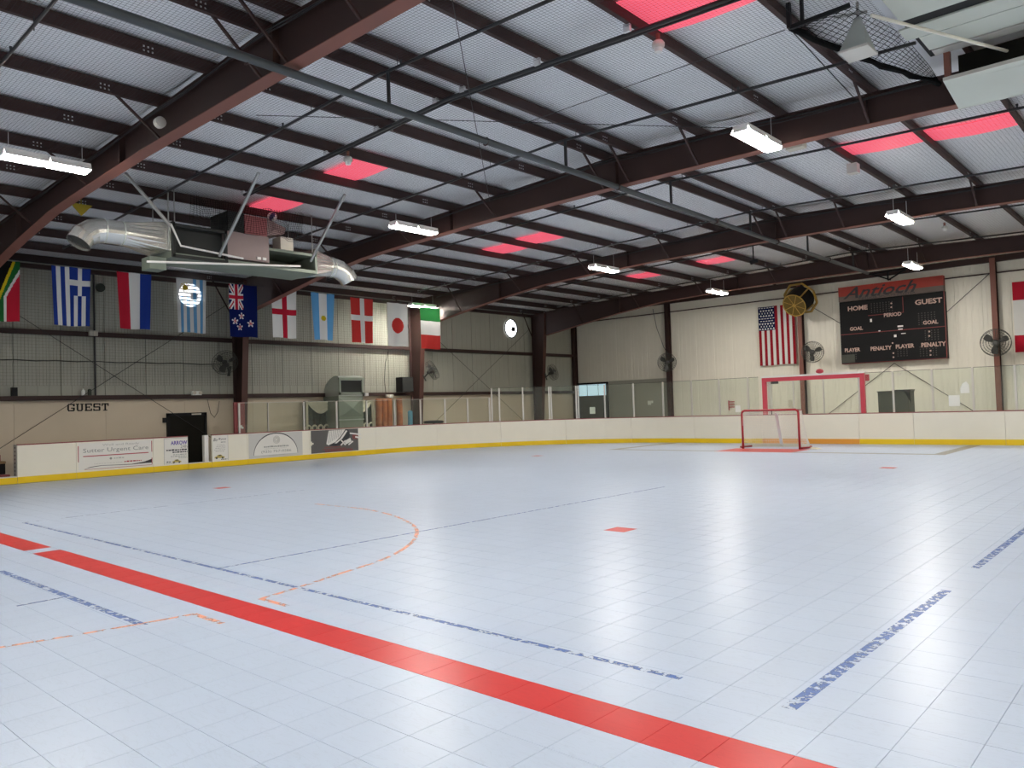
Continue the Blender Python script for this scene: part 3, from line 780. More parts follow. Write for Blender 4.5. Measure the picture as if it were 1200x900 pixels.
for (p, q, wd) in (((1.22,.22),(1.42,.38),.05),((1.24,.40),(1.42,.22),.05),((1.40,.30),(1.66,.40),.14),((1.55,.22),(1.75,.34),.05),((1.62,.63),(2.1,.56),.05),((1.85,.49),(2.44,.37),.06)):
    b.bar((FXB+.006, 15.16+p[0], .185+p[1]), (FXB+.006, 15.16+q[0], .185+q[1]), .0008, wd, up=(0,0,1))
b.build('white_stroke', M['ad_white'], a5)
b = MB(); b.prism([(1.72,.56),(1.86,.60),(2.0,.50),(1.92,.40),(1.74,.42)], (PO[0]+.001, PO[1], PO[2]), LX, UP, (.0008, 0, 0)); b.build('brown_shape', M['inkdullred'], a5)
bars(a5, [(15.70, 16.4, .34, .05), (15.62, 16.6, .28, .04), (15.72, 16.9, .20, .085)], M['inkdullred'])
b = MB().box(FXB+.0031, FXB+.004, 15.15, 15.26, .50, .55).box(FXB+.0031, FXB+.004, 15.15, 15.2, .46, .60); b.build('torn_patch', M['board'], a5)

# ---- glass shields: posts and panes on the boards
def post_at(s, zt, lab, wd=.055):
    p, d = pt(s); nrm = Vector((d.y, -d.x, 0)); c = p - nrm*.035
    b = MB(); h = d*wd/2; t = nrm*.025
    q = [c-h-t, c+h-t, c+h+t, c-h+t]
    b.hexa([(v.x, v.y, 1.012) for v in q] + [(v.x, v.y, zt) for v in q])
    return b.build('shield_post', M['alu'], label=lab, cat='post', group='glass shield posts')
def pane(s0, s1, zt, lab):
    n_ = max(1, int((s1-s0)/.6)); b = MB()
    for k in range(n_):
        q = []
        for z in (1.014, zt):
            for (s, o) in ((s0+(s1-s0)*k/n_, -.041), (s0+(s1-s0)*(k+1)/n_, -.041), (s0+(s1-s0)*(k+1)/n_, -.029), (s0+(s1-s0)*k/n_, -.029)):
                p, d = pt(s); v = p + Vector((d.y, -d.x, 0))*o; q.append((v.x, v.y, z))
        b.hexa(q)
    o = b.build('glass_pane', M['glass'], label=lab, cat='glass', group='glass shield panes')
    strip(s0, s1, -.045, -.025, zt, zt+.012).build('top_edge', M['blackpipe'] if zt > 2.1 else M['alu'], o)
    return o
low = [281, 315, 357, 395, 430.5, 463, 493.5, 522, 548.5, 574]
hi1 = [577, 586, 613.5, 644, 675.5, 709, 742.5, 777, 810.5, 843, 877, 890]
hi2 = [1013, 1047, 1093, 1141, 1191, 1244, 1300]
def series(pxs, zt, word, skip=()):
    ss = [s_of_px(px, 1.3) for px in pxs]
    for k, s in enumerate(ss):
        if pxs[k] in skip: continue
        post_at(s, zt, '%s shield post from the left %s' % (ORD[k], word), .022 if pxs[k] in (315,) else .055)
    for k in range(len(ss)-1):
        pane(ss[k]+.03, ss[k+1]-.03, zt, '%s glass pane from the left %s' % (ORD[k], word))
series(low, 1.97, 'on the low shield over the left boards')
series(hi1, 2.34, 'on the tall shield between corner and red frame', skip=(890,))
series(hi2, 2.30, 'on the tall shield right of the red frame', skip=(1013,))
post_at(s_of_px(646.5, 1.3), 2.34, 'second post of the close pair in front of the steel column')
post_at(s_of_px(678, 1.3), 2.34, 'second post of the close pair at the left edge of the dark door')
ss = [PL[-1]-3.3-11.60, s_of_px(930, 1.3), s_of_px(965, 1.3), PL[-1]-3.3-8.50]
for k in range(3):
    pane(ss[k]+.02, ss[k+1]-.02, 2.2, '%s glass pane inside the red goal frame' % ORD[k])
for k in (1, 2): post_at(ss[k], 2.2, '%s slim post inside the red goal frame' % ORD[k-1], .03)
# papers stuck to the glass
def paper(px, py, wd, ht, lab, poly=None):
    s = s_of_px(px, 1.5); q, d = pt(s); nrm = Vector((d.y, -d.x, 0)); dd = ray(px, py)
    k = (Vector((q.x, q.y, 0))).length/Vector((dd.x, dd.y, 0)).length
    z = CAMH + dd.z*k; c = q - nrm*.0292
    pl = poly or [(-wd/2, -ht/2), (wd/2, -ht/2), (wd/2, ht/2), (-wd/2, ht/2)]
    MB().prism(pl, (c.x, c.y, z), d, UP, nrm*.0015).build('notice_paper', M['paper'], label=lab, cat='paper', group='papers on the glass')
paper(1117.5, 469.5, .30, .33, 'square white paper low on the glass right of the scoreboard')
paper(1131, 454, .2, .3, 'torn white paper patch high on the glass near the right column', [(-.12,-.17),(.12,-.17),(.11,.08),(.04,.18),(-.06,.12),(-.12,-.02)])
paper(864, 479, .2, .24, 'small white paper on the glass left of the hockey goal')
paper(694, 481, .22, .27, 'white paper on the glass before the dark corner door')
# ---- red goal frame on the end boards
gf = thing('soccer_goal', (-10.1, 26.34, 1.012), 'large red goal frame standing on the end boards behind the hockey goal', 'goal')
for xx in (-11.78, -8.46):
    MB().box(xx, xx+.14, 26.30, 26.40, 1.012, 2.30).build('post', M['redpad'], gf)
MB().box(-11.638, -8.462, 26.30, 26.40, 2.165, 2.299).build('crossbar', M['redpad'], gf)
MB().box(-11.82, -8.32, 26.29, 26.55, 2.301, 2.36).build('top_pad', M['white'], gf)
for xx in (-11.62, -8.56): MB().box(xx, xx+.08, 26.41, 26.6, 1.02, 2.17).build('inner_lining', M['white'], gf)
MB().box(-11.45, -11.2, 26.30, 26.36, 2.08, 2.17).build('latch', M['fanblade'], gf)

# ---- hockey goal
hg = thing('hockey_goal', (-10.28, 23.5, 0), 'small red hockey goal with white net on the red crease', 'hockey goal')
xl, xr, gy, gz = -11.2, -9.37, 23.42, 1.21
for xx in (xl, xr):
    MB().tube([(xx, gy, .0), (xx, gy, gz-.09)], .035, 10).build('post', M['red'], hg, smooth=True)
MB().tube([(xl, gy, gz-.09), (xl+.025, gy, gz-.03), (xl+.09, gy, gz), (xr-.09, gy, gz), (xr-.025, gy, gz-.03), (xr, gy, gz-.09)], .035, 10).build('crossbar', M['red'], hg, smooth=True)
base = [(xl, gy+.03, .03), (xl-.25, gy+.35, .03), (xl-.1, gy+.9, .03), (xl+.35, gy+1.1, .03), (xr-.35, gy+1.1, .03), (xr+.0, gy+.9, .03), (xr+.14, gy+.35, .03), (xr, gy+.03, .03)]
MB().tube(base, .03, 8).build('base_frame', M['red'], hg, smooth=True)
topf = [(xl+.04, gy, gz), (xl+.06, gy+.42, gz-.02), (xl+.5, gy+.55, gz-.02), (xr-.5, gy+.55, gz-.02), (xr-.06, gy+.42, gz-.02), (xr-.04, gy, gz)]
MB().tube(topf, .018, 6).build('top_frame', M['red'], hg, smooth=True)
def along(P, t):
    P = [Vector(p) for p in P]; L = [0]
    for a, c in zip(P, P[1:]): L.append(L[-1]+(c-a).length)
    d = t*L[-1]
    for i in range(len(P)-1):
        if d <= L[i+1]+1e-9: return P[i].lerp(P[i+1], (d-L[i])/(L[i+1]-L[i]))
    return P[-1]
b = MB(); nu, nv = 74, 26
for i in range(nu+1):
    a, c = along(topf, i/nu), along(base, i/nu)
    b.tube([a, a.lerp(c, .35)+Vector((0, -.03, -.03)), a.lerp(c, .7)+Vector((0, -.03, -.02)), c], .0042, 3, caps=False)
for j in range(1, nv):
    b.tube([along(topf, i/18).lerp(along(base, i/18), j/nv) + Vector((0, -.03, -.03))*(4*(j/nv)*(1-j/nv))*.9 for i in range(19)], .0042, 3, caps=False)
for i in range(1, 34): # roof of the net
    xx = xl+.05+(xr-xl-.1)*i/34; b.tube([(xx, gy, gz), (xx, gy+.45, gz-.03)], .003, 3, caps=False)
b.build('net', M['netwhite'], hg, kind='stuff', fix=False)
MB().bar(ony(909.5, 484, gy+.04), ony(916, 521, gy+1.0), .13, .012, up=(0,-1,.5)).build('strap', M['white'], hg)
b = MB()
for i in range(12):
    a, c = along(base, .12+.76*i/12), along(base, .12+.76*(i+1)/12)
    b.hexa([(a.x,a.y-.05,.0),(c.x,c.y-.05,.0),(c.x,c.y-.04,.0),(a.x,a.y-.04,.0),(a.x,a.y-.05,.11),(c.x,c.y-.05,.11),(c.x,c.y-.04,.11),(a.x,a.y-.04,.11)])
b.build('skirt', M['beige'], hg)
MB().tube([(-10.2, gy-.04, gz-.02), (-10.18, gy-.05, gz-.14)], .012, 5).build('tie', M['black'], hg)

# ---- scoreboard
SY = YE-.30
sb = thing('scoreboard', (-9.2, SY, 2.87), 'large black scoreboard with red lettered banner on the end wall', 'scoreboard')
MB().box(-11.12, -7.27, SY, YE-.04, 2.87, 5.40).build('cabinet', M['sb_black'], sb)
EX = Vector((1, 0, 0)); NY = Vector((0, -1, 0))
bn = MB().box(-11.13, -7.29, SY-.02, YE-.04, 5.41, 5.62).build('banner', M['sb_grey'], sb)
MB().box(-11.13, -7.29, SY-.02, YE-.04, 5.62, 6.0).build('banner_top', M['sb_red'], bn, label='red upper band of the banner')
text_mesh('Antioch', (-10.95, SY-.0215, 5.50), EX, UP, 2.75, .46, NY, .003, shear=.45, bold=.015).build('lettering', M['inkblack'], bn)
text_mesh('INDOOR SPORTS CENTER', (-10.35, SY-.0215, 5.43), EX, UP, 2.1, .075, NY, .003).build('lettering', M['inkblack'], bn)
def sbt(body, px, py, wd, ht):
    c = ony(px, py, SY)
    text_mesh(body, (c.x-wd/2, SY-.001, c.z-ht/2), EX, UP, wd, ht, NY, .004, bold=.03).build('lettering', M['sb_text'], sb)
sbt('HOME', 1005, 361, .76, .19); sbt('GUEST', 1088, 353, .94, .20); sbt('PERIOD', 1046, 368.5, .64, .15)
sbt('GOAL', 1003.5, 385, .50, .15); sbt('GOAL', 1090.5, 377.5, .52, .15)
sbt('PLAYER', 999, 410, .60, .15); sbt('PENALTY', 1032.5, 408, .78, .16); sbt('PLAYER', 1060.5, 405.5, .66, .16); sbt('PENALTY', 1094, 403.5, .84, .17)
def dot(px, py, r=.032, nm='colon_dot'):
    c = ony(px, py, SY); MB().lathe([(r, 0), (r, .006)], (c.x, SY, c.z), (0,-1,0), 10).build(nm, M['sb_text'], sb)
for q in ((1044.5, 365), (1044.5, 370), (1046, 402), (1047, 413.8), (1047, 418.6), (1089, 388.5), (1089, 393.7), (1090.5, 411), (1090.5, 416), (1044.5, 355.5), (1044.5, 360)): 
    if q[1] > 380 or q[1] < 362: dot(*q)
def sbx(px0, py0, px1, py1, th, mat, nm):
    a, c = ony(px0, py0, SY), ony(px1, py1, SY)
    MB().box(min(a.x, c.x)-th, max(a.x, c.x)+th, SY-.004, SY-.0002, min(a.z, c.z)-th, max(a.z, c.z)+th).build(nm, mat, sb)
rt = pm('scoreboard red trim', (0.20, 0.025, 0.02), 0.5)
zm = ony(1050, 394.5, SY).z
MB().box(-11.12, -7.28, SY-.004, SY, 4.06, 4.085).box(-7.295, -7.27, SY-.004, SY, 2.87, 5.4).box(-11.12, -7.27, SY-.004, SY, 2.87, 2.89).build('red_trim', rt, sb)
MB().box(-10.02, -8.72, SY-.004, SY, 4.74, 4.76).box(-8.73, -8.71, SY-.004, SY, 4.74, 5.36).build('clock_trim', rt, sb)
b = MB()
for (x0, z0, nx, nz) in ((-10.9, 3.05, 4, 5), (-9.0, 3.05, 4, 5), (-8.2, 3.0, 6, 5), (-8.2, 4.2, 6, 6), (-9.9, 4.85, 8, 5), (-8.0, 3.6, 5, 5)):
    for i in range(nx):
        for j in range(nz): b.box(x0+.11*i, x0+.11*i+.035, SY-.002, SY, z0+.085*j, z0+.085*j+.035)
b.build('digit_bulbs', pm('dim bulb', (.05, .045, .04), .3), sb, kind='stuff')
tape = MB()
for q in (((-9.92, 4.55), .03, .12), ((-9.62, 4.10), .03, .05), ((-8.85, 4.22), .16, .06), ((-8.85, 4.10), .12, .05), ((-9.05, 3.86), .05, .10), ((-8.75, 3.93), .12, .03)):
    tape.box(q[0][0]-q[1]/2-.02, q[0][0]+q[1]/2+.02, SY-.003, SY-.0004, q[0][1]-q[2]/2, q[0][1]+q[2]/2)
tape.build('paint_chip', M['white'], sb)
MB().box(-11.1, -10.6, SY-.004, SY, 2.92, 3.25).build('access_panel', M['olive'], sb)

# ---- columns of the end wall
for x, lab in ((-24.85, 'dark steel column in the far corner beside the daylit door'), (-19.2, 'thin dark steel column carrying the leftmost wall fan of the end wall'), (-12.78, 'steel column behind the striped flag and red goal frame'), (-5.68, 'brown steel column right of the scoreboard carrying a wall fan')):
    t = thing('steel_column', (x, YE-.2, 0), lab, 'column')
    MB().box(x-.09, x+.09, YE-.31, YE-.295, -.014, 6.4).build('front_flange', M['flange'] if x > -15 else M['steel'], t)  # shade on the left columns painted in with the darker steel tone
    MB().box(x-.006, x+.006, YE-.295, YE-.05, -.014, 6.4).build('web', M['steel'], t)
    MB().box(x-.09, x+.09, YE-.05, YE-.036, -.014, 6.4).build('rear_flange', M['steel'], t)

# ---- hanging flags
FC = {k: (cloth_mat('flag '+k, c), ) [0] for k, c in dict(red=(.52,.045,.04), white=(.70,.70,.68), blue=(.02,.045,.25), navy=(.008,.014,.085), sky=(.12,.34,.62), green=(.02,.13,.035), yellow=(.62,.48,.02), black=(.012,.012,.012), gold=(.40,.28,.03), crim=(.30,.02,.03), dkred=(.46,.02,.04), usblue=(.012,.02,.07)).items()}
FC['seewhite'] = cloth_mat('flag thin white', (.70,.71,.70), .3); FC['seesky'] = cloth_mat('flag thin sky', (.12,.34,.62), .3)
def flag(lab, y0, y1, zt, zb, fn, cols, nu=36, nv=54, narrow=.92, X=-22.85, axis='y', amp=.03, group='flags hung along the left wall'):
    ph = random.uniform(0, 6)
    if axis == 'y':
        K = 22.85/24.2; y0 *= K; y1 *= K; zt = CAMH+(zt-CAMH)*K; zb = CAMH+(zb-CAMH)*K
    def P(u, v):
        s = 1-(1-narrow)*v; c = .5 + (u-.5)*s
        wv = amp*(math.sin(u*9+ph+v*1.5)*(.25+.75*v)) 
        a = y0+(y1-y0)*c; z = zt+(zb-zt)*v - .012*math.cos(u*7+ph)*v + .03*abs(math.sin(u*math.pi*2))*(1-v)*-.4
        return (X+wv, a, z) if axis == 'y' else (a, X-wv, z)
    o = MB().grid(P, nu, nv, lambda u, v: cols.index(fn(u, v))).build('flag', [FC[c] for c in cols], smooth=True, fix=False, label=lab, cat='flag', group=group)
    return o
def f_za(u, v):
    u = .245+.755*u
    # hoist at the top: black triangle, yellow edge, green Y, white edges, red right, blue left
    c = abs(u-.5); a = .92*(v/.62)*.5 if v < .62 else .5
    d = (.5-c) - 0.0
    tri = (.62 - v)/.62*.5      # half width of black triangle
    if c < tri*0.72-.02: return 'black'
    if c < tri*0.72+.05: return 'yellow'
    if c < max(tri+.10, .12): return 'green'
    if c < max(tri+.17, .19): return 'white'
    return 'dkred' if u > .5 else 'blue'
def f_gr(u, v):
    k = int(u*9)
    if u > 4/9 and v < .48:
        if 6/9 < u < 7/9 or .22 < v < .30: return 'white'
        return 'blue'
    return 'blue' if k % 2 == 0 else 'white'
def f_nl(u, v): return 'dkred' if u < .34 else 'white' if u < .67 else 'blue'
def f_uy(u, v):
    if u < 5/9 and v < .33:
        x, y = (u-.29)*.98, (v-.17)*1.73; r = math.hypot(x, y); a = math.atan2(y, x)
        return 'gold' if r < .09 or (r < .17 and math.cos(a*16) > .1) else 'seewhite'
    return 'seesky' if int(u*9) % 2 else 'seewhite'
def f_nz(u, v):
    if u < .5 and v < .48:
        x, y = u/.5, v/.48
        if abs(x-.5) < .09 or abs(y-.5) < .07: return 'dkred'
        if abs(x-.5) < .17 or abs(y-.5) < .13: return 'white'
        d = min(abs(x-y), abs(x+y-1))
        return 'dkred' if d < .05 else 'white' if d < .15 else 'navy'
    for (a, b) in ((.42,.60),(.18,.70),(.35,.81),(.76,.74)):
        x, y = (u-a)*1.0, (v-b)*1.7; r = math.hypot(x, y); t = math.atan2(y, x)+math.pi/2
        R = .055*(1+.55*math.cos(5*t))
        if r < R*.8: return 'dkred'
        if r < R*1.25+.01: return 'white'
    return 'navy'
def f_en(u, v): return 'dkred' if .42 < u < .6 or .39 < v < .52 else 'white'
def f_ar(u, v):
    if .33 < u < .67: return 'yellow' if math.hypot(u-.52, (v-.54)*1.73) < .10 else 'white'
    return 'sky'
def f_dk(u, v): return 'white' if .42 < u < .60 or .38 < v < .50 else 'red'
def f_jp(u, v): return 'red' if math.hypot(u-.5, (v-.52)*1.7) < .31 else 'white'
def f_it(u, v): return 'green' if v < .33 else 'white' if v < .66 else 'red'
flag('black, green, yellow and red flag cut off by the left picture edge', 6.0, 6.80, 6.0, 4.33, f_za, ['black','yellow','green','white','dkred','blue'], 44, 60, .93)
flag('blue and white striped flag with a white cross canton', 7.58, 8.62, 6.0, 4.3, f_gr, ['blue','white'], 45, 52, .88)
flag('red, white and blue vertically striped flag', 9.35, 10.37, 6.02, 4.3, f_nl, ['dkred','white','blue'], 33, 30, .84)
flag('sky blue and white striped flag with a gold sun, lit from behind', 11.14, 12.13, 6.02, 4.28, f_uy, ['gold','seewhite','seesky'], 54, 70, .93)
flag('navy flag with a cross canton and four red stars', 12.92, 13.94, 6.0, 4.22, f_nz, ['dkred','white','navy'], 60, 90, .96)
flag('white flag with a red upright cross', 14.48, 15.50, 5.97, 4.26, f_en, ['dkred','white'], 50, 50, .92)
flag('light blue and white flag with a small yellow sun', 16.09, 17.12, 6.0, 4.26, f_ar, ['yellow','white','sky'], 48, 64, .80)
flag('red flag with a white cross', 17.83, 18.92, 5.95, 4.22, f_dk, ['white','red'], 50, 50, .92)
flag('white flag with a red disc', 19.62, 20.65, 5.90, 4.16, f_jp, ['red','white'], 48, 64, .96)
flag('green, white and red flag hung with horizontal bands', 21.33, 22.48, 5.86, 4.11, f_it, ['green','white','red'], 24, 33, .96)
MB().tube([(-22.85, 2.0, 5.79), (-22.85, 8.5, 5.78), (-22.85, 13.2, 5.77), (-22.85, 17.9, 5.71), (-22.85, 21.2, 5.66)], .008, 5).build('flag_wire', M['blackpipe'], label='dark wire along the left wall holding the row of flags', cat='wire')
def f_us(u, v):
    if u < 6/13 and v < .40:
        x = u/(6/13)*6; y = v/.40*9
        i, j = int(x*2)/2, int(y)
        cx = int(x)+ (.5 if j % 2 == 0 else 0)
        for c in (cx, cx+1, cx-1):
            if math.hypot((x-c)*.8, y-j-.5) < .25 and .2 < c < 5.9: return 'white'
        return 'usblue'
    return 'crim' if int(u*13) % 2 == 0 else 'white'
flag('large flag with white stars on blue and red stripes on the end wall', -14.68, -13.05, 5.60, 3.02, f_us, ['white','usblue','crim'], 78, 72, 1.0, X=YE-.12, axis='x', amp=.015, group='flags on the end wall')
flag('red and white banded flag at the right picture edge', -5.13, -3.1, 5.46, 2.95, lambda u, v: 'dkred' if v < .26 or v > .76 else 'white', ['dkred','white'], 16, 50, 1.0, X=YE-.12, axis='x', amp=.02, group='flags on the end wall')

# ---- wall fans
def make_fan():
    t = thing('wall_fan', (0, 0, 0))
    R = .45; b = MB()
    for yy in (.0, -.17):
        for r in (R, R*.82, R*.64, R*.46, R*.28): b.ring((0, yy if r == R else yy-(.03 if yy < -.1 else -.03)*(1-r/R), 0), (0,1,0), r, .005 if r < R else .010, 28, 4)
    for k in range(28):
        a = 2*math.pi*k/28; c, s = math.cos(a), math.sin(a)
        b.tube([(c*.10, -.20, s*.10), (c*R*.6, -.19, s*R*.6), (c*R, -.17, s*R), (c*R, 0, s*R), (c*R*.6, .02, s*R*.6), (c*.10, .03, s*.10)], .0035, 3, caps=False)
    b.build('guard', M['fanwire'], t)
    for k in range(3):
        a0 = 2*math.pi*k/3 + .4
        def P(u, v, a0=a0):
            r = .07 + .33*u; wdt = (.30+.35*math.sin(math.pi*min(1, u*.9+.1))); a = a0 + (v-.5)*wdt*1.3
            return (r*math.cos(a), -.085 + (v-.5)*.09, r*math.sin(a))
        MB().grid(P, 6, 3).build('fan_blade', M['fanblade'], t)
    MB().lathe([(.05, -.14), (.10, -.12), (.10, .12), (.07, .18)], (0, 0, 0), (0,1,0), 14).build('motor', M['fanblade'], t, smooth=False)
    MB().bar((0, .10, 0), (0, .42, -.12), .05, .05).box(-.05, .05, .40, .43, -.3, .1).build('bracket', M['fanwire'], t)
    return t
fan0 = make_fan()
def fan(x, y, z, rz, rx, lab, sc=1.0, first=False):
    o = fan0 if first else copy_tree(fan0)
    o.location = (x, y, z); o.rotation_euler = (rx, 0, rz); o.scale = (sc, sc, sc)
    tag(o, lab, 'fan', 'wall fans')
r = math.radians
p = ony(1167, 402, YE-.75); fan(p.x, p.y, p.z, r(8), r(-8), 'wall fan on the brown column right of the scoreboard', 1.05, True)
p = ony(952, 413, YE-.7); fan(p.x, p.y, p.z, r(28), r(-8), 'wall fan between the striped flag and the scoreboard', .95)
p = ony(782, 425, YE-.7); fan(p.x, p.y, p.z, r(20), r(-8), 'wall fan on the thin dark column of the end wall', .95)
p = onx(267, 426, -24.2); fan(p.x, 12.75, p.z, r(40), r(-25), 'wall fan on the column below the navy flag', .9)
p = onx(504, 435, -24.0); fan(p.x+.1, p.y-.05, p.z, r(118), r(-25), 'wall fan sticking out from the column below the tricolour flag', .9)
p = onx(646, 437, -23.9); fan(p.x+.1, p.y-.1, p.z, r(100), r(-15), 'wall fan on the column near the bright round exhaust fan', .85)

# ---- round exhaust fans with daylight behind louvres
def exhaust(c, R, lab):
    t = thing('exhaust_fan', (XW+.03, c.y, c.z-R), lab, 'exhaust fan', 'round exhaust fans')
    MB().lathe([(R, 0), (R, .012)], (XW+.012, c.y, c.z), (1,0,0), 24).build('daylight_opening', M['daylight'], t)
    MB().ring((XW+.05, c.y, c.z), (1,0,0), R+.02, .03, 28, 6).build('rim', M['blackpipe'], t)
    for k in range(6):
        z = c.z-R+2*R*(k+.7)/6.4; hw = math.sqrt(max(.01, R*R-(z-c.z)**2))
        MB().box(XW+.03, XW+.06, c.y-hw, c.y+hw, z-.018, z+.018).build('louvre', M['alu'], t)
    MB().box(XW+.04, XW+.12, c.y+.02, c.y+.22, c.z-.14, c.z+.08).build('motor', M['black'], t)
exhaust(onx(222, 346, XW), .40, 'round daylit exhaust fan glowing through the sun flag')
exhaust(onx(598, 385, XW), .42, 'glaring round exhaust fan high on the left wall near the corner')

# ---- GUEST lettering on the left wall (slab letters)
gt = thing('wall_lettering', (XW+.01, 8.77, 1.86), 'black slab lettering GUEST on the cream left wall', 'lettering')
def letter(ch, y, wd, z, h):
    s = .045; b = MB(); x0, x1 = XW+.002, XW+.014
    def bx(a, c, d, e): b.box(x0, x1, y+a, y+c, z+d, z+e)
    if ch == 'G':
        bx(0, s, .03, h-.03); bx(.02, wd-.02, 0, s*.8); bx(.02, wd-.02, h-s*.8, h); bx(wd-s, wd, h-.08, h); bx(wd-s, wd, .02, h*.5); bx(wd*.5, wd, h*.36, h*.36+.03)
    if ch == 'U':
        bx(.015, .015+s, .03, h); bx(wd-s-.015, wd-.015, .03, h); bx(.035, wd-.035, 0, s*.8); bx(-.01, s+.04, h-.028, h); bx(wd-s-.04, wd+.01, h-.028, h)
    if ch == 'E':
        bx(.015, .015+s, 0, h); bx(0, wd, 0, .035); bx(0, wd, h-.035, h); bx(.02, wd*.7, h*.45, h*.45+.03); bx(wd-.03, wd, 0, .075); bx(wd-.03, wd, h-.075, h); bx(wd*.6, wd*.7, h*.35, h*.65)
    if ch == 'S':
        bx(.01, wd-.01, 0, .035); bx(.01, wd-.01, h-.035, h); bx(.01, wd-.01, h*.43, h*.43+.038); bx(0, s, h*.5, h-.02); bx(wd-s, wd, .02, h*.48); bx(0, .03, 0, .07); bx(wd-.03, wd, h-.07, h)
    if ch == 'T':
        bx(wd/2-s/2, wd/2+s/2, 0, h); bx(0, wd, h-.037, h); bx(0, .03, h-.085, h); bx(wd-.03, wd, h-.085, h); bx(wd/2-.06, wd/2+.06, 0, .028)
    b.build('letter', M['black'], gt)
yy = 8.20
for ch in 'GUEST': letter(ch, yy, .20, 1.855, .225); yy += .238

# ---- net spread under the roof and along the left wall
def cord(b, p, q, hw):
    p = Vector(p); q = Vector(q); d = (q-p).normalized()
    a = d.cross(Vector((0,0,1))) if abs(d.z) < .9 else Vector((0,1,0)); a = a.normalized()*hw; up = a.cross(d).normalized()*hw
    k = len(b.v); b.v += [tuple(p-a), tuple(p+a), tuple(p+up*1.5), tuple(q-a), tuple(q+a), tuple(q+up*1.5)]
    for f in ((0,3,4,1), (1,4,5,2), (2,5,3,0)): b.f.append(tuple(k+i for i in f)); b.m.append(0)
bn_ = ['over the bay nearest the viewpoint', 'over the second bay with the cooler unit', 'over the third bay', 'over the far bay']
for bi, (ya, yb) in enumerate(((-2.35, 5.55), (5.55, 13.43), (13.43, 21.33), (21.33, 29.23))):
    cell = .056 if bi < 2 else .075; hw = .0016; b = MB()
    zf = lambda x: ztop(x)-.030
    x_lo, x_hi = -24.6, (6.5 if bi == 0 else -2.9 if bi == 1 else 6.5)
    y = ya+.18
    while y < yb-.18:
        cord(b, (x_lo, y, zf(x_lo)), (RIDGE, y, zf(RIDGE)), hw); cord(b, (RIDGE, y, zf(RIDGE)), (x_hi, y, zf(x_hi)), hw); y += cell
    x = x_lo
    while x < x_hi:
        cord(b, (x, ya+.18, zf(x)), (x, yb-.18, zf(x)), hw); x += cell
    b.build('ceiling_net', M['net'], label='fine square netting under the roof '+bn_[bi], cat='netting', group='safety nets', kind='stuff', fix=False)
b = MB(); y = -1.0
while y < 21.2: cord(b, (-24.62, y, 2.6), (-24.62, y, 5.95), .002); y += .09
z = 2.6
while z < 5.95: cord(b, (-24.62, -1, z), (-24.62, 21.2, z), .002); z += .09
b.build('wall_net', M['net'], label='square netting hanging before the upper left wall', cat='netting', group='safety nets', kind='stuff', fix=False)

# ---- sprinkler pipes
mp = thing('sprinkler_main', (-8.72, 13, 5.89), 'thick grey sprinkler main running lengthways under the ridge', 'pipe')
MB().tube([(-8.55, -2, 5.95), (-8.6, 5.5, 5.95), (-8.75, 13.4, 5.95), (-8.88, 21.3, 5.95), (-8.95, 29.2, 5.95)], .057, 10).build('pipe', M['greypipe'], mp, smooth=True)
for y in (1.2, 4.9, 9.2, 13.1, 17.4, 21.1, 25.2):
    MB().ring((-8.57-.0125*y, y, 5.95), (0,1,0), .06, .014, 14, 5).build('clamp', M['steel'], mp)
def branch(Y, x0, x1, lab, r=.024, riser=True, dz=.16):
    t = thing('sprinkler_branch', (RIDGE, Y, ztop(RIDGE)-dz-r), lab, 'pipe', 'sprinkler branch pipes')
    f = lambda x: ztop(x)-dz
    MB().tube([(x0, Y, f(x0)), (RIDGE, Y, f(RIDGE)), (x1, Y, f(x1))], r, 6).build('pipe', M['blackpipe'], t, smooth=True)
    x = x0+1.2
    while x < x1:
        MB().tube([(x, Y, f(x)-.0), (x, Y, f(x)+.05)], .014, 5).tube([(x, Y, f(x)+.05), (x, Y, f(x)+.08)], .02, 6).build('sprinkler_head', M['greypipe'], t); x += 3.1
    for k, px in enumerate(PURLINS):
        if k % 2 == 1 and x0 < px < x1: MB().tube([(px+.09, Y+.04, f(px)), (px+.09, Y+.04, ztop(px)+.02)], .007, 4).build('hanger', M['blackpipe'], t)
    if riser: MB().tube([(-8.6-.0125*Y, Y, 6.0), (-8.6-.0125*Y, Y, f(-8.7))], .03, 6).build('riser', M['blackpipe'], t)
branch(3.16, -22, 5, 'sprinkler branch pipe crossing the bay nearest the viewpoint')
branch(7.18, -22, -3.9, 'sprinkler branch pipe just past the nearest roof frame')
branch(11.42, -22, -2.75, 'sprinkler branch pipe just before the second roof frame')
branch(15.3, -22, 4, 'sprinkler branch pipe just past the second roof frame')
branch(19.45, -22, 5, 'sprinkler branch pipe just before the third roof frame')
branch(23.5, -22, 5, 'sprinkler branch pipe just past the third roof frame')
branch(27.7, -22, 5, 'sprinkler branch pipe before the farthest roof frame')
for k, (dy, r_) in enumerate(((0, .03), (.09, .022))):
    f = lambda x: ztop(x)-.10
    o = MB().tube([(-15.4, 8.62+dy, f(-15.4)), (RIDGE, 8.62+dy, f(RIDGE)), (-3.8, 8.72+dy, f(-3.8))], r_, 6).build('conduit', M['blackpipe'], smooth=True, label=('thicker' if k == 0 else 'thinner')+' pipe of the close pair ending at the large pink skylight', cat='pipe', group='close pair of pipes')
    if k == 0:
        for px in PURLINS:
            if -15.5 < px < -3.8: MB().box(px-.05, px+.05, 8.6, 8.64, f(px), ztop(px)+.01).build('clamp', M['bolt'], o)
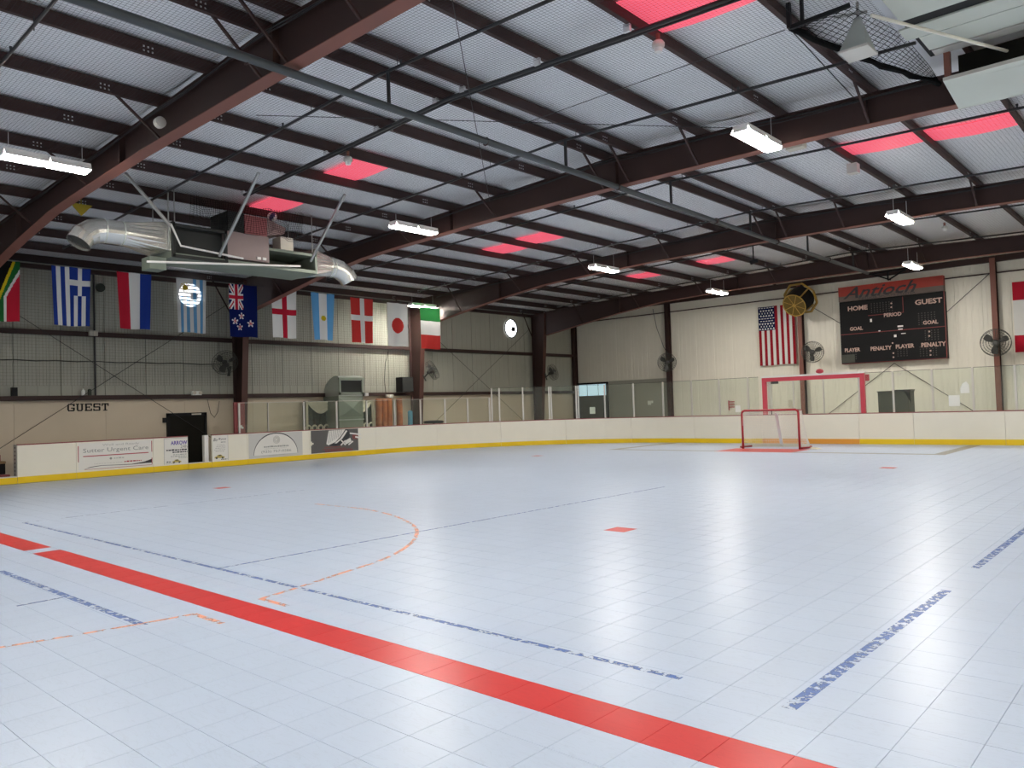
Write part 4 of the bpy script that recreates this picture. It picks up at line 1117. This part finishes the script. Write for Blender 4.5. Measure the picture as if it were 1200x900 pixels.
# slack cables along the frames
for Y, lab in ((5.30, 'slack dark cable along the nearest roof frame'), (13.18, 'slack dark cable along the second roof frame'), (21.08, 'slack dark cable along the third roof frame')):
    pts = []; x = -23.0
    while x < (-2.9 if Y > 10 and Y < 15 else 4): pts.append((x, Y+.12, ztop(x)-.05-.04*abs(math.sin((x+3)*1.01)))); x += .4
    MB().tube(pts, .013, 5).tube([(p[0], p[1]-.03, p[2]-.045-.02*math.sin(p[0]*2)) for p in pts], .010, 5).build('cable', M['blackpipe'], smooth=True, label=lab, cat='cable')
# thin guy wires in the roof
for (p, q, lab) in (((onz(530, 0, 6.4)), (onz(574, 236, 6.2)), 'thin wire slanting across the ceiling left of the ridge'), (onz(300, 135, 6.3), onz(860, 150, 6.2), 'long thin wire crossing the second roof bay'), (onz(600, 150, 6.35), onz(920, 35, 6.3), 'thin cable running to the black net frame')):
    MB().tube([p, q], .006, 4).build('guy_wire', M['blackpipe'], label=lab, cat='wire')
# smoke heads
def head(x, y, z, lab):
    t = thing('siren', (x, y, z), lab, 'alarm')
    MB().lathe([(.07, 0), (.085, .03), (.085, .07), (.06, .10)], (x, y, z), UP, 14).build('body', M['alu'], t)
    MB().lathe([(.05, -.05), (.06, 0)], (x, y, z), UP, 12).build('lens', M['white'], t)
    MB().tube([(x, y, z+.1), (x, y, z+.2)], .03, 8).build('stem', M['flange'], t)
q = onz(771.5, 55, 6.35); head(q.x, q.y, 6.33, 'small round alarm head beside the large pink skylight')
q = onz(408, 193, 6.2); head(q.x, q.y, 6.25, 'small round alarm head beside the left pink skylight')
q = onz(1107, 267, 6.25); head(q.x, q.y, 6.2, 'small round alarm head on the roof purlin right of the far lamps')
q = onz(1000, 199, 6.3); MB().box(q.x-.1, q.x+.1, q.y-.1, q.y+.1, 6.22, 6.42).build('junction_box', M['alu'], label='small grey box on a purlin beside the right pink skylight', cat='box')
q = onz(1000-67, 176, 6.2); MB().box(q.x-.16, q.x+.16, q.y-.1, q.y+.1, 6.22, 6.40).build('junction_box', M['beige'], label='pale box under the second roof frame right of the glaring lamp', cat='box')
# mount below F0 (round grey reel)
q = onz(149, 128, 6.3); MB().lathe([(.05, -.06), (.085, -.05), (.085, .05), (.05, .06)], (q.x, 5.36, 6.22), (1,0,0), 14).build('cable_reel', M['alu'], label='small round grey reel on the nearest roof frame', cat='reel')

# ---- hanging cooler unit with two nozzles
HX = -16.7
cu = thing('hanging_cooler', (HX, 9.2, 4.85), 'hanging metal cooler unit with two silver nozzles above the flags', 'cooler')
MB().box(HX-.6, HX+.55, 7.38, 10.95, 4.98, 5.06).box(HX-.6, HX-.52, 7.38, 10.95, 5.06, 5.6).box(HX-.6, HX+.55, 7.38, 7.44, 5.06, 5.72).box(HX-.6, HX+.55, 10.89, 10.95, 5.06, 5.6).box(HX-.6, HX+.55, 8.55, 10.95, 5.4, 5.46).build('plenum', M['coolergreen'], cu)
MB().box(HX+.40, HX+.42, 7.46, 8.55, 5.08, 5.62).box(HX+.38, HX+.42, 7.46, 8.55, 5.60, 5.68).build('screen', M['darkmesh'], cu)
b = MB()
for z in (5.0, 5.66): b.box(HX+.5, HX+.57, 7.38, 8.6, z-.03, z+.03)
for y in (7.40, 8.58): b.box(HX+.5, HX+.57, y-.03, y+.03, 4.98, 5.72)
b.build('frame', M['darkmesh'], cu)
MB().box(HX-.3, HX+.58, 8.60, 9.62, 5.10, 5.70).build('cabinet', M['pinkgrey'], cu)
MB().box(HX-.3, HX+.50, 8.66, 9.05, 5.71, 6.18).build('screen', M['darkmesh'], cu)
MB().box(HX-.3, HX+.52, 9.06, 9.62, 5.71, 6.15).build('side_panel', M['pinkpanel'], cu)
MB().hexa([(HX-.3,9.62,5.75),(HX+.5,9.62,5.75),(HX+.3,10.2,5.9),(HX-.3,10.2,5.9),(HX-.3,9.62,6.15),(HX+.52,9.62,6.15),(HX+.3,10.25,6.05),(HX-.3,10.25,6.05)]).build('cowl', M['pinkgrey'], cu)
MB().box(HX+.15, HX+.5, 9.98, 10.32, 5.48, 5.78).build('control_box', M['beige'], cu)
MB().box(HX+.58, HX+.60, 9.30, 9.40, 5.14, 5.20).box(HX+.58, HX+.60, 9.45, 9.54, 5.14, 5.20).build('switch', M['white'], cu)
MB().box(HX-.1, HX+.3, 7.0, 7.35, 4.72, 4.98).build('lower_box', M['coolergreen'], cu)
def rect_to_round(c0, w0, h0, c1, R, n=24):
    b = MB(); c0 = Vector(c0); c1 = Vector(c1); L0 = []; L1 = []
    for k in range(n):
        t = 2*math.pi*k/n; cx, cz = math.cos(t), math.sin(t); m_ = max(abs(cx), abs(cz))
        L0.append(c0 + Vector((cx/m_*w0/2, 0, cz/m_*h0/2))); L1.append(c1 + Vector((cx*R, 0, cz*R)))
    k0 = 0; b.v = [tuple(v) for v in L0+L1]
    for k in range(n): b.f.append((k, (k+1)%n, n+(k+1)%n, n+k)); b.m.append(0)
    return b
def nozzle(sgn, y0, y1, y2, zc, lab):
    t = rect_to_round((HX, y0, zc-.02), .95, .62, (HX, y1, zc), .25).build('nozzle', M['duct'], cu, label=lab)
    e = [(HX, y1, zc), (HX, y2, zc), (HX+.02, y2+sgn*.22, zc-.05), (HX+.05, y2+sgn*.40, zc-.17), (HX+.07, y2+sgn*.50, zc-.33)]
    MB().tube(e, [.25, .25, .25, .245, .24], 22, caps=False).build('elbow', M['duct'], t)
    MB().ring((HX, y1, zc), (0,1,0), .252, .012, 24, 5).ring((HX, y2, zc), (0,1,0), .252, .010, 24, 5).build('seam_band', M['galv'], t)
    MB().lathe([(.20, 0), (.20, .01)], (HX+.063, y2+sgn*.47, zc-.27), (0, sgn*.5, -.86), 18).build('outlet', M['darkmesh'], t)
nozzle(-1, 7.38, 6.55, 6.2, 5.44, 'left silver nozzle')
nozzle(1, 10.95, 11.65, 11.75, 5.32, 'right silver nozzle')
for k, (a, zt, bt, zb) in enumerate((((147, 203), 6.40, (199, 264), 0), ((303, 203), 6.40, (257, 300), 0), ((404, 228), 6.36, (364, 306), 0))):
    p = onz(a[0], a[1], zt); q = onx(bt[0], bt[1], HX+.62); MB().bar(p, q, .05, .05).build('support_strut', M['strut'], cu)
q0 = onx(172, 306.5, HX+.65); q1 = onx(352, 312, HX+.65); MB().tube([q0, q1], .024, 6).build('cross_rod', M['white'], cu)
q0 = onx(198, 216, HX+.6); q1 = onx(198, 293, HX+.6); MB().tube([(q1.x, q1.y, ztop(q1.x)), q1], .016, 6).build('cross_rod', M['strut'], cu)
q0 = onx(200, 262, HX+.62); q1 = onx(212, 288, HX+.62); q2 = onx(285, 303, HX+.65); MB().tube([q0, q1, q2], .022, 6).build('gas_line', M['white'], cu)
for yy in (7.45, 10.85):
    for xx in (HX-.55, HX+.5): MB().tube([(xx, yy, 5.5), (xx, yy, ztop(xx))], .012, 5).build('hanger_rod', M['strut'], cu)
q = onx(319, 254, HX+.4)
bl = MB(); R = .11
for i in range(12):
    for j in range(18): pass
bl.grid(lambda u, v: (q.x+R*math.sin(math.pi*v)*math.cos(2*math.pi*u), q.y+R*math.sin(math.pi*v)*math.sin(2*math.pi*u), q.z+R*math.cos(math.pi*v)), 24, 14, lambda u, v: 1 if (int(u*6+v*2) % 3 == 0) else 0)
bl.build('ball', [M['white'], pm('ball blue', (.05, .07, .2), .5)], label='white and blue ball caught in the roof netting by the cooler unit', cat='ball', smooth=True)
q = onz(95, 246, 6.0); MB().prism([(-.22, .12), (.22, .12), (0, -.13)], (q.x, q.y, q.z), (0,1,0), UP, (.02, 0, 0)).tube([(q.x+.01, q.y, q.z+.12), (q.x+.01, q.y, ztop(q.x)+.23)], .006, 4).build('pennant', pm('yellow pennant', (.45, .33, .02), .6), label='small yellow triangular pennant above the left nozzle', cat='pennant')
b = MB()
for k in range(60):
    yy = 7.7+.047*k; t_ = k/59
    cord(b, (HX+.75+.06*math.sin(k*.7), yy, ztop(HX)-.10-.05*math.sin(t_*5)), (HX+.68+.05*math.sin(k*.4), yy+.12*math.sin(k*.21), 5.78+.10*math.sin(k*.33)), .0045)
for k in range(14):
    z0 = ztop(HX)-.14-.045*k
    for j in range(20): cord(b, (HX+.75+.05*math.sin(j*2.1), 7.7+2.77*j/20, z0-.05*math.sin(j*.8)), (HX+.75+.05*math.sin((j+1)*2.1), 7.7+2.77*(j+1)/20, z0-.05*math.sin((j+1)*.8)), .004)
b.build('gathered_net', M['netblack'], label='dark gathered netting hanging over the cooler unit', cat='netting', group='safety nets', kind='stuff', fix=False)
# ---- wall duct hood behind the left boards
HB = -23.95
hd = thing('wall_duct', (HB-.4, 17.6, 0), 'pale green sheet metal duct hood with dark opening behind the left glass', 'duct')
MB().box(XW+.08, HB, 17.02, 18.12, 0, 2.18).build('riser', M['ductgreen'], hd)
b = MB(); yA, yB, zc = 17.02, 18.12, 1.57+.5
for (pz, qz) in ((1.10, 1.62), (1.62, 2.10)):
    pass
c0 = Vector((HB+.11, 17.57, 1.72)); cr = [(HB+.001, 17.04, 1.40), (HB+.001, 18.10, 1.40), (HB+.001, 18.10, 2.12), (HB+.001, 17.04, 2.12)]
for k in range(4): b.poly([cr[k], cr[(k+1) % 4], c0])
b.build('cross_brake', M['ductgreen'], hd)
prof = [(HB, 2.18), (HB, 2.90)] + [(HB-.95*math.sin(math.pi/2*k/10)-0.0, 2.25+.70*math.cos(math.pi/2*k/10)) for k in range(1, 11)] + [(HB-.95, 2.18)]
MB().prism([(p[0]-HB, p[1]) for p in prof], (HB, 17.02, 0), (1,0,0), UP, (0, 1.10, 0)).build('hood', M['galv'], hd)
MB().box(HB+.001, HB+.015, 17.10, 18.05, 2.31, 2.76).build('opening', M['darkmesh'], hd)
MB().box(HB+.001, HB+.05, 17.02, 17.10, 2.22, 2.86).box(HB+.001, HB+.05, 18.05, 18.13, 2.22, 2.86).box(HB+.001, HB+.08, 17.0, 18.15, 2.78, 2.86).box(HB+.001, HB+.05, 17.02, 18.13, 2.22, 2.31).build('opening_frame', M['ductgreen'], hd)
MB().box(HB+.001, HB+.03, 17.0, 18.14, 1.27, 1.31).build('flange', M['galv'], hd)
MB().box(HB+.02, HB+.12, 18.16, 18.30, 2.16, 2.28).build('junction', M['white'], hd)
# ---- drapes, mats, blue roll
def drape(y0, y1, z1, lab, tail=True):
    t = thing('drape', (XW+.25, (y0+y1)/2, 0), lab, 'drape', 'drapes along the left wall')
    X = XW+.22
    MB().grid(lambda u, v: (X+.04*math.sin(u*(y1-y0)*22), y0+(y1-y0)*u, z1*(1-v)+.0), 40, 4).build('curtain', M['drape_dark'], t, smooth=True)
    MB().grid(lambda u, v: (X+.12+.02*math.sin(v*14), y0+(y1-y0)*(.08+.84*u), z1-.02 - v*(.10+.36*math.sin(math.pi*u))), 20, 8).build('swag', M['drape_white'], t, smooth=True)
    if tail:
        for yy, s in ((y0+.02, 1), (y1-.10, -1)):
            MB().grid(lambda u, v: (X+.12+.02*math.sin(u*9), yy+.10*u*(1-.2*v)+s*.14*v*(s < 0)*-1, z1-v*z1*.9), 6, 6).build('tail', M['drape_white'], t, smooth=True)
    for k in range(5):
        yy = y0+(y1-y0)*(k+.5)/5; MB().ring((X+.10, yy, 1.02), (1,0,0), .10, .035, 14, 6).build('ruffle', M['drape_white'], t)
drape(16.05, 17.35, 2.03, 'dark drape with cream swag left of the sheet metal duct')
drape(18.0, 19.15, 2.02, 'dark drape with cream swag right of the sheet metal duct')
for k, yy in enumerate((19.36, 19.62, 19.88, 20.42)):
    MB().lathe([(.125, 0), (.125, 2.04), (.10, 2.06)], (XW+.42, yy, 0), UP, 16).build('rolled_mat', M['mat_orange'], label='%s orange rolled mat from the left, standing by the left wall' % ORD[k], cat='mat', group='orange rolled mats', smooth=False)
MB().lathe([(.10, 0), (.10, 1.52), (.03, 1.56)], (XW+.60, 20.82, 0), UP, 16).build('rolled_mat', M['mat_blue'], label='short blue roll standing beside the orange mats', cat='mat')
# ---- speaker and small boxes on the girts
sp = thing('loudspeaker', (XW+.5, 20.62, 2.33), 'black loudspeaker on the left wall beside the steel column', 'speaker')
MB().box(XW+.31, XW+.70, 20.36, 20.96, 2.32, 2.92).build('cabinet', M['black'], sp)
MB().box(XW+.70, XW+.715, 20.39, 20.93, 2.35, 2.89).build('grille', M['darkmesh'], sp)
MB().box(XW+.21, XW+.31, 20.6, 20.7, 2.33, 2.4).build('bracket', M['blackpipe'], sp)
def emlight(y, z, lab, X=XW+.2):
    t = thing('emergency_light', (X+.06, y, z-.07), lab, 'emergency light')
    MB().box(X, X+.09, y-.16, y+.16, z-.07, z+.06).build('housing', M['paper'], t)
    for s in (-.10, .10): MB().lathe([(.045, 0), (.06, .05)], (X+.09, y+s, z+.0), (1,0,0), 12).build('lamp_head', M['beige'], t)
emlight(20.06, 2.17, 'white twin head emergency light left of the loudspeaker')
emlight(12.0, 2.36, 'white emergency light on the girt above the dark door')
MB().box(XW+.2, XW+.28, 8.74, 8.98, 4.10, 4.25).build('junction_box', M['beige'], label='small cream box on the upper girt above GUEST', cat='box')
MB().box(XW+.06, XW+.18, 6.74, 6.88, 2.32, 2.56).build('wall_box', M['black'], label='small black box on the girt at the far left', cat='box')
MB().lathe([(.05, 0), (.05, .13), (.02, .17), (.02, .20)], (XW+.12, 8.60, 2.32), UP, 10).build('bottle', M['paper'], label='white bottle on the lower girt above the lettering', cat='bottle')
MB().lathe([(.05, 0), (.05, .16), (.03, .19)], (XW+.12, 8.78, 2.32), UP, 10).build('bottle', M['drape_dark'], label='dark green bottle on the girt beside the white bottle', cat='bottle')
q = onx(118, 337, XW+.06); MB().lathe([(.13, 0), (.13, .05)], (XW+.02, q.y, q.z), (1,0,0), 16).build('wall_vent', M['drape_dark'], label='round dark vent between the first two striped flags', cat='vent')
# red banner pad at the column
rb = MB().box(-23.2, -23.12, 12.44, 12.80, 1.02, 2.0).build('wall_pad', M['cap'], label='tall dull red pad at the left end of the low glass shield', cat='pad')
MB().box(-23.119, -23.115, 12.55, 12.70, 1.18, 1.26).box(-23.119, -23.115, 12.66, 12.74, 1.15, 1.21).build('patch', M['white'], rb)
# bench in the left opening
bt = thing('players_bench', (-23.9, 5.6, 0), 'red and wooden bench steps in the opening at the left picture edge', 'bench')
MB().box(-24.1, -23.45, 3.5, 6.3, 0, .22).build('step', M['cap'], bt); MB().box(-24.3, -23.85, 3.5, 6.3, .22, .50).build('riser', M['black'], bt)
MB().box(-24.32, -23.8, 3.5, 6.3, .50, .56).build('seat', M['wood'], bt); MB().box(-24.36, -24.26, 3.5, 6.3, .56, .72).build('backrest', M['cap'], bt)
# low dark seat seen over the left boards
q = onx(511, 496, -23.6); t = thing('low_stool', (-23.75, q.y, 0), 'dark low stool just showing over the boards left of the corner', 'stool')
MB().lathe([(.38, 1.0), (.42, 1.04), (.40, 1.10), (.2, 1.12)], (-23.75, q.y, 0), UP, 18).build('seat', M['black'], t); MB().lathe([(.04, 0), (.04, 1.0)], (-23.75, q.y, 0), UP, 10).lathe([(.3, 0), (.3, .03)], (-23.75, q.y, 0), UP, 14).build('pedestal', M['blackpipe'], t)
# ---- bin with black cloth behind the end glass
bp_ = ony(1047, 485, 29.5); bx = ony(1029, 470, 29.5).x; bx2 = ony(1064, 470, 29.5).x
bb = thing('storage_bin', ((bx+bx2)/2, 29.5, 0), 'dark green storage bin with black cloth behind the end glass below the scoreboard', 'bin')
zt = ony(1040, 459.5, 29.5).z
MB().box(bx, bx2, 29.5, 30.3, 0, zt).build('body', M['olive'], bb)
MB().box(bx-.02, bx2+.02, 29.48, 30.32, zt, zt+.04).build('lid', M['olive'], bb)
MB().grid(lambda u, v: (bx+(bx2-bx)*(.5+.6*u), 29.46-.02*math.sin(v*6), zt+.07-v*(.05+.42*max(0, u-.65)/.35)), 10, 5).build('cloth', M['black'], bb)
MB().box((bx+bx2)/2, bx2+.06, 29.5, 30.2, zt+.045, zt+.07).build('cloth', M['black'], bb)
q = ony(1014.5, 442.5, YE-.05); MB().box(q.x-.13, q.x+.13, YE-.07, YE-.03, q.z-.13, q.z+.13).build('wall_sign', M['inkred'], label='small square red sign right of the red goal frame', cat='sign')
q = ony(1051, 439, 26.31); MB().box(q.x-.10, q.x+.10, 26.30, 26.3288, q.z-.02, q.z+.0).box(q.x+.06, q.x+.1, 26.30, 26.3288, q.z, q.z+.05).build('door_closer', M['alu'], label='small grey bracket at the top of the end glass below the scoreboard', cat='bracket')
q = ony(926, 473, YE-.06); MB().box(q.x-.07, q.x+.07, YE-.07, YE-.03, q.z-.16, q.z+.16).build('notice_paper', M['beige'], label='cream notice on the end wall seen through the red goal frame', cat='paper')
q = ony(762, 472, YE-.06); MB().box(q.x-.14, q.x+.04, YE-.07, YE-.055, q.z-.1, q.z+.1).box(q.x+.06, q.x+.16, YE-.07, YE-.055, q.z-.02, q.z+.1).build('notice_paper', M['paper'], label='bright notices on the darkened end wall left of the end column', cat='paper')
q = ony(856, 475, YE-.06); MB().box(q.x-.10, q.x-.06, YE-.07, YE-.04, q.z-.22, q.z+.22).box(q.x-.05, q.x+.2, YE-.07, YE-.055, q.z+.14, q.z+.18).box(q.x-.05, q.x+.2, YE-.07, YE-.055, q.z+.02, q.z+.06).box(q.x-.05, q.x+.2, YE-.07, YE-.055, q.z-.1, q.z-.06).build('wall_rack', M['inkred'], label='small dark red rack on the end wall left of the goal', cat='rack')
# fallen scrap beside the goal
MB().hexa([(-9.1,23.5,.001),(-8.85,23.45,.001),(-8.8,23.7,.001),(-9.05,23.75,.001),(-9.08,23.52,.06),(-8.9,23.5,.03),(-8.86,23.66,.03),(-9.02,23.7,.05)]).build('goal_cover', M['drape_white'], label='small cream cloth on the floor right of the hockey goal', cat='cloth')

# ---- gold and black drum hanging before the flag
q = ony(934, 351, YE-.9)
dr = thing('hanging_drum', (q.x, q.y, q.z-.6), 'black drum with gold spoked face and gold octagonal ring above the striped flag', 'drum')
ax = Vector((-.12, -.86, -.50)).normalized(); cf = Vector((q.x-.02, q.y-.25, q.z-.26)); cbk = cf - ax*.75
MB().lathe([(.50, 0), (.52, .02), (.52, .70), (.48, .75)], cbk, ax, 28).build('shell', M['black'], dr)
fc = MB().lathe([(.46, 0), (.46, .012)], cf + ax*.002, ax, 28).build('face', M['goldface'], dr)
b = MB().ring(cf+ax*.02, ax, .48, .025, 28, 6).lathe([(.07, 0), (.06, .04)], cf+ax*.015, ax, 12); aa = ax.cross(UP).normalized(); bbv = ax.cross(aa)
for k in range(8):
    t = 2*math.pi*(k+.4)/8; b.bar(cf+ax*.02, cf+ax*.02+(aa*math.cos(t)+bbv*math.sin(t))*.47, .022, .02)
b.build('spokes', M['gold'], fc)
b = MB(); cr_ = cbk + ax*.16 + Vector((0,0,.02)); P = [cr_ + (aa*math.cos(2*math.pi*(k+.5)/8)+bbv*math.sin(2*math.pi*(k+.5)/8))*.70 for k in range(9)]
for k in range(8): b.bar(P[k], P[k+1], .07, .07)
b.build('octagon_ring', M['gold'], dr)
b = MB()
for t in (.25, 1.0, 1.9, 2.8):
    e = aa*math.cos(t*math.pi/2+.9)+bbv*math.sin(t*math.pi/2+.9); b.bar(cf+e*.50+ax*.02, cbk+e*.54+ax*.1, .07, .04)
b.build('strap', M['gold'], dr)
MB().tube([cbk+Vector((0,0,.45)), (cbk.x, cbk.y, 6.3)], .015, 6).build('hanger', M['blackpipe'], dr)

# ---- white cladding, dark opening and soffit boards at the upper right
cl = thing('trim_2', (0, 13, 5.8), kind='structure')
YO, ZO0, ZO1 = 12.33, 6.005, 6.40     # plane and height of the dark opening
MB().hexa([(-2.66,13.30,5.885),(6.9,13.30,5.72),(6.9,13.36,5.72),(-2.66,13.36,5.885),(-2.64,YO,ZO0),(6.9,YO,ZO0),(6.9,YO+.06,ZO0),(-2.64,YO+.06,ZO0)]).build('sloped_board', M['sheetpanel'], cl)
MB().box(-2.64, 6.9, YO-.02, YO+.02, ZO0, ZO0+.05).build('ledge', M['alu'], cl)
MB().box(-2.50, 6.9, YO+.30, YO+.32, ZO0+.01, ZO1+.03).build('dark_recess', M['door_dark'], cl)
MB().box(-2.62, -2.54, YO-.02, YO+.06, ZO0+.05, ZO1+.02).build('jamb', M['flange'], cl)
MB().box(-2.72, 6.9, YO-.22, YO+.0, ZO1+.005, ZO1+.04).build('track', M['alu'], cl)
for (xa, ya, yb) in ((-2.74, 11.56, 12.08), (-2.89, 11.15, 11.54), (-2.79, 10.0, 10.88), (-2.79, 9.0, 9.98), (-2.79, 8.0, 8.98)):
    MB().box(xa, 6.9, ya, yb, ZO1+.012, ZO1+.036).build('soffit_board', M['sheetpanel'], cl)
MB().box(-2.8, 6.9, 8.0, 12.4, ZO1+.038, ZO1+.05).build('backing', M['black'], cl)
# white pipe
p0 = onz(1021, 18, 6.30); p1 = onz(1200, 65, 6.30); MB().tube([p0, p1, p1+(p1-p0)*.04], .022, 8).build('white_pipe', M['board'], label='cream pipe slanting below the soffit boards at the upper right', cat='pipe', smooth=True)
# pyramid horn
q = Vector((-3.15, 10.30, 5.95))
hn = thing('horn_speaker', q, 'pale pyramid shaped horn hanging beside the black net frame', 'speaker')
s = .17; b = MB(); B4 = [q+Vector(v) for v in ((-s,-s*1.1,0),(s,-s*1.1,0),(s,s*1.1,0),(-s,s*1.1,0))]; tp = [q+Vector(v) for v in ((-.03,.02,.46),(.03,.02,.46),(.03,.08,.46),(-.03,.08,.46))]
b.hexa(B4+tp).build('horn', M['galv'], hn)
MB().box(q.x-s-.01, q.x+s+.01, q.y-s*1.1-.01, q.y+s*1.1+.01, q.z-.03, q.z).build('mouth', M['alu'], hn)
MB().tube([q+Vector((0,.05,.46)), q+Vector((0,.05,.66))], .02, 6).build('stem', M['strut'], hn)
MB().bar(q+Vector((-.25,-.1,.5)), q+Vector((.1,.1,.52)), .03, .03).build('bracket', M['strut'], hn)
# black net frame with rolled netting
A = onz(925, 33, 6.28); Bp = onz(1102, 98, 6.28)
nf = thing('net_frame', A, 'black net frame with rolled black netting running to the second roof frame', 'net frame')
pts = [A.lerp(Bp, k/14)+Vector((.02*math.sin(k*2.1), .02*math.cos(k*1.7), -.05*math.sin(math.pi*k/14))) for k in range(15)]
MB().tube(pts, [.028+.018*abs(math.sin(k*1.3)) for k in range(15)], 8).build('rolled_netting', M['netblack'], nf)
C1 = onz(996, 6, 6.42); MB().bar(A, C1, .05, .05).build('beam', M['black'], nf)
MB().bar(A, (A.x, A.y, 6.6), .05, .05).build('upright', M['black'], nf)
U2 = A.lerp(C1, .22); MB().bar(U2, (U2.x, U2.y, 6.62), .04, .04).build('upright', M['black'], nf)
b = MB()
Q1 = [A.lerp(C1, .45), C1, C1.lerp(Bp, .45)+Vector((.10, 0, .10)), C1.lerp(Bp, .8)+Vector((.06, 0, .05)), Bp]
for i in range(31):
    a = along(pts, i/30); c = along(Q1, i/30); cord(b, a, c, .004)
for j in range(1, 10):
    for i in range(30): cord(b, along(pts, i/30).lerp(along(Q1, i/30), j/9), along(pts, (i+1)/30).lerp(along(Q1, (i+1)/30), j/9), .004)
b.build('net', M['netblack'], nf, kind='stuff', fix=False)
p = onz(925, 33, 6.27); 
MB().tube([p, onz(1003, 117, 6.25)], .008, 5).build('guy_wire', M['black'], label='black guy wire from the net frame to the second roof frame', cat='wire')

# ---- small fittings
q = onz(883, 306, 6.1); hc = thing('hanging_camera', (q.x, q.y, q.z), 'small black camera hanging on a stem from the roof left of the far lamps', 'camera')
MB().tube([q, (q.x, q.y, ztop(q.x)+.1)], .02, 6).build('stem', M['black'], hc)
MB().bar((q.x-.10, q.y-.04, q.z-.05), (q.x+.14, q.y+.04, q.z), .12, .12).build('body', M['black'], hc)
a = ony(765, 362, YE-.35); c = ony(785, 418, YE-.6)
MB().tube([a, a.lerp(c, .35)+Vector((-.12, 0, -.1)), a.lerp(c, .75)+Vector((-.10, 0, -.12)), c], .014, 5).build('power_cord', M['blackpipe'], smooth=True, label='dark power cord drooping to the leftmost fan of the end wall', cat='cord')
pts = [onx(px, 421+ .022*px + (1.0 if k % 2 else 0), XW+.05) for k, px in enumerate(range(-30, 262, 24))]
MB().tube(pts, .012, 5).build('wall_cable', M['blackpipe'], smooth=True, label='thin dark cable along the left wall between the two girts', cat='cord')
q = onx(455, 412, XW+.05); e = onx(452, 460, XW+.05)
MB().tube([q, q.lerp(e, .3)+Vector((0, -.12, 0)), q.lerp(e, .7)+Vector((0, -.10, 0)), e], .012, 5).build('wall_cable', M['blackpipe'], smooth=True, label='dark cord dropping down the wall left of the loudspeaker', cat='cord')
s_ = s_of_px(959, 2.3); q, d = pt(s_)
MB().lathe([(.02, 0), (.11, .03), (.13, .08), (.09, .14), (.02, .16)], (q.x, 26.42, 2.361), UP, 14).build('helmet', M['inkred'], smooth=True, label='small dark red dome resting on top of the red goal frame', cat='helmet')
br = thing('scoreboard_bracket', (-9.3, YE-.3, 6.02), 'black triangular bracket above the scoreboard banner', 'bracket')
for (p0, p1) in (((-9.9, 6.42), (-9.15, 6.08)), ((-8.6, 6.42), (-9.25, 6.08)), ((-9.25, 6.42), (-9.25, 6.08)), ((-9.95, 6.40), (-8.55, 6.44))):
    MB().bar((p0[0], YE-.185, p0[1]), (p1[0], YE-.185, p1[1]), .05, .05).build('bar', M['black'], br)
q = onx(192, 495, XW+.05); MB().box(XW+.002, XW+.09, 10.98, 11.08, 1.42, 1.58).build('alarm_box', M['black'], label='small black box on the wall left of the dark door', cat='box')
a = onx(243, 468, XW+.06); c = onx(257, 470, XW+.06)
MB().tube([a, a.lerp(c, .25)+Vector((0, 0, -.45)), a.lerp(c, .55)+Vector((0, 0, -.58)), a.lerp(c, .85)+Vector((0, 0, -.38)), c], .008, 5).build('wall_cable', M['blackpipe'], smooth=True, label='looped dark cord hanging from the girt right of the dark door', cat='cord')
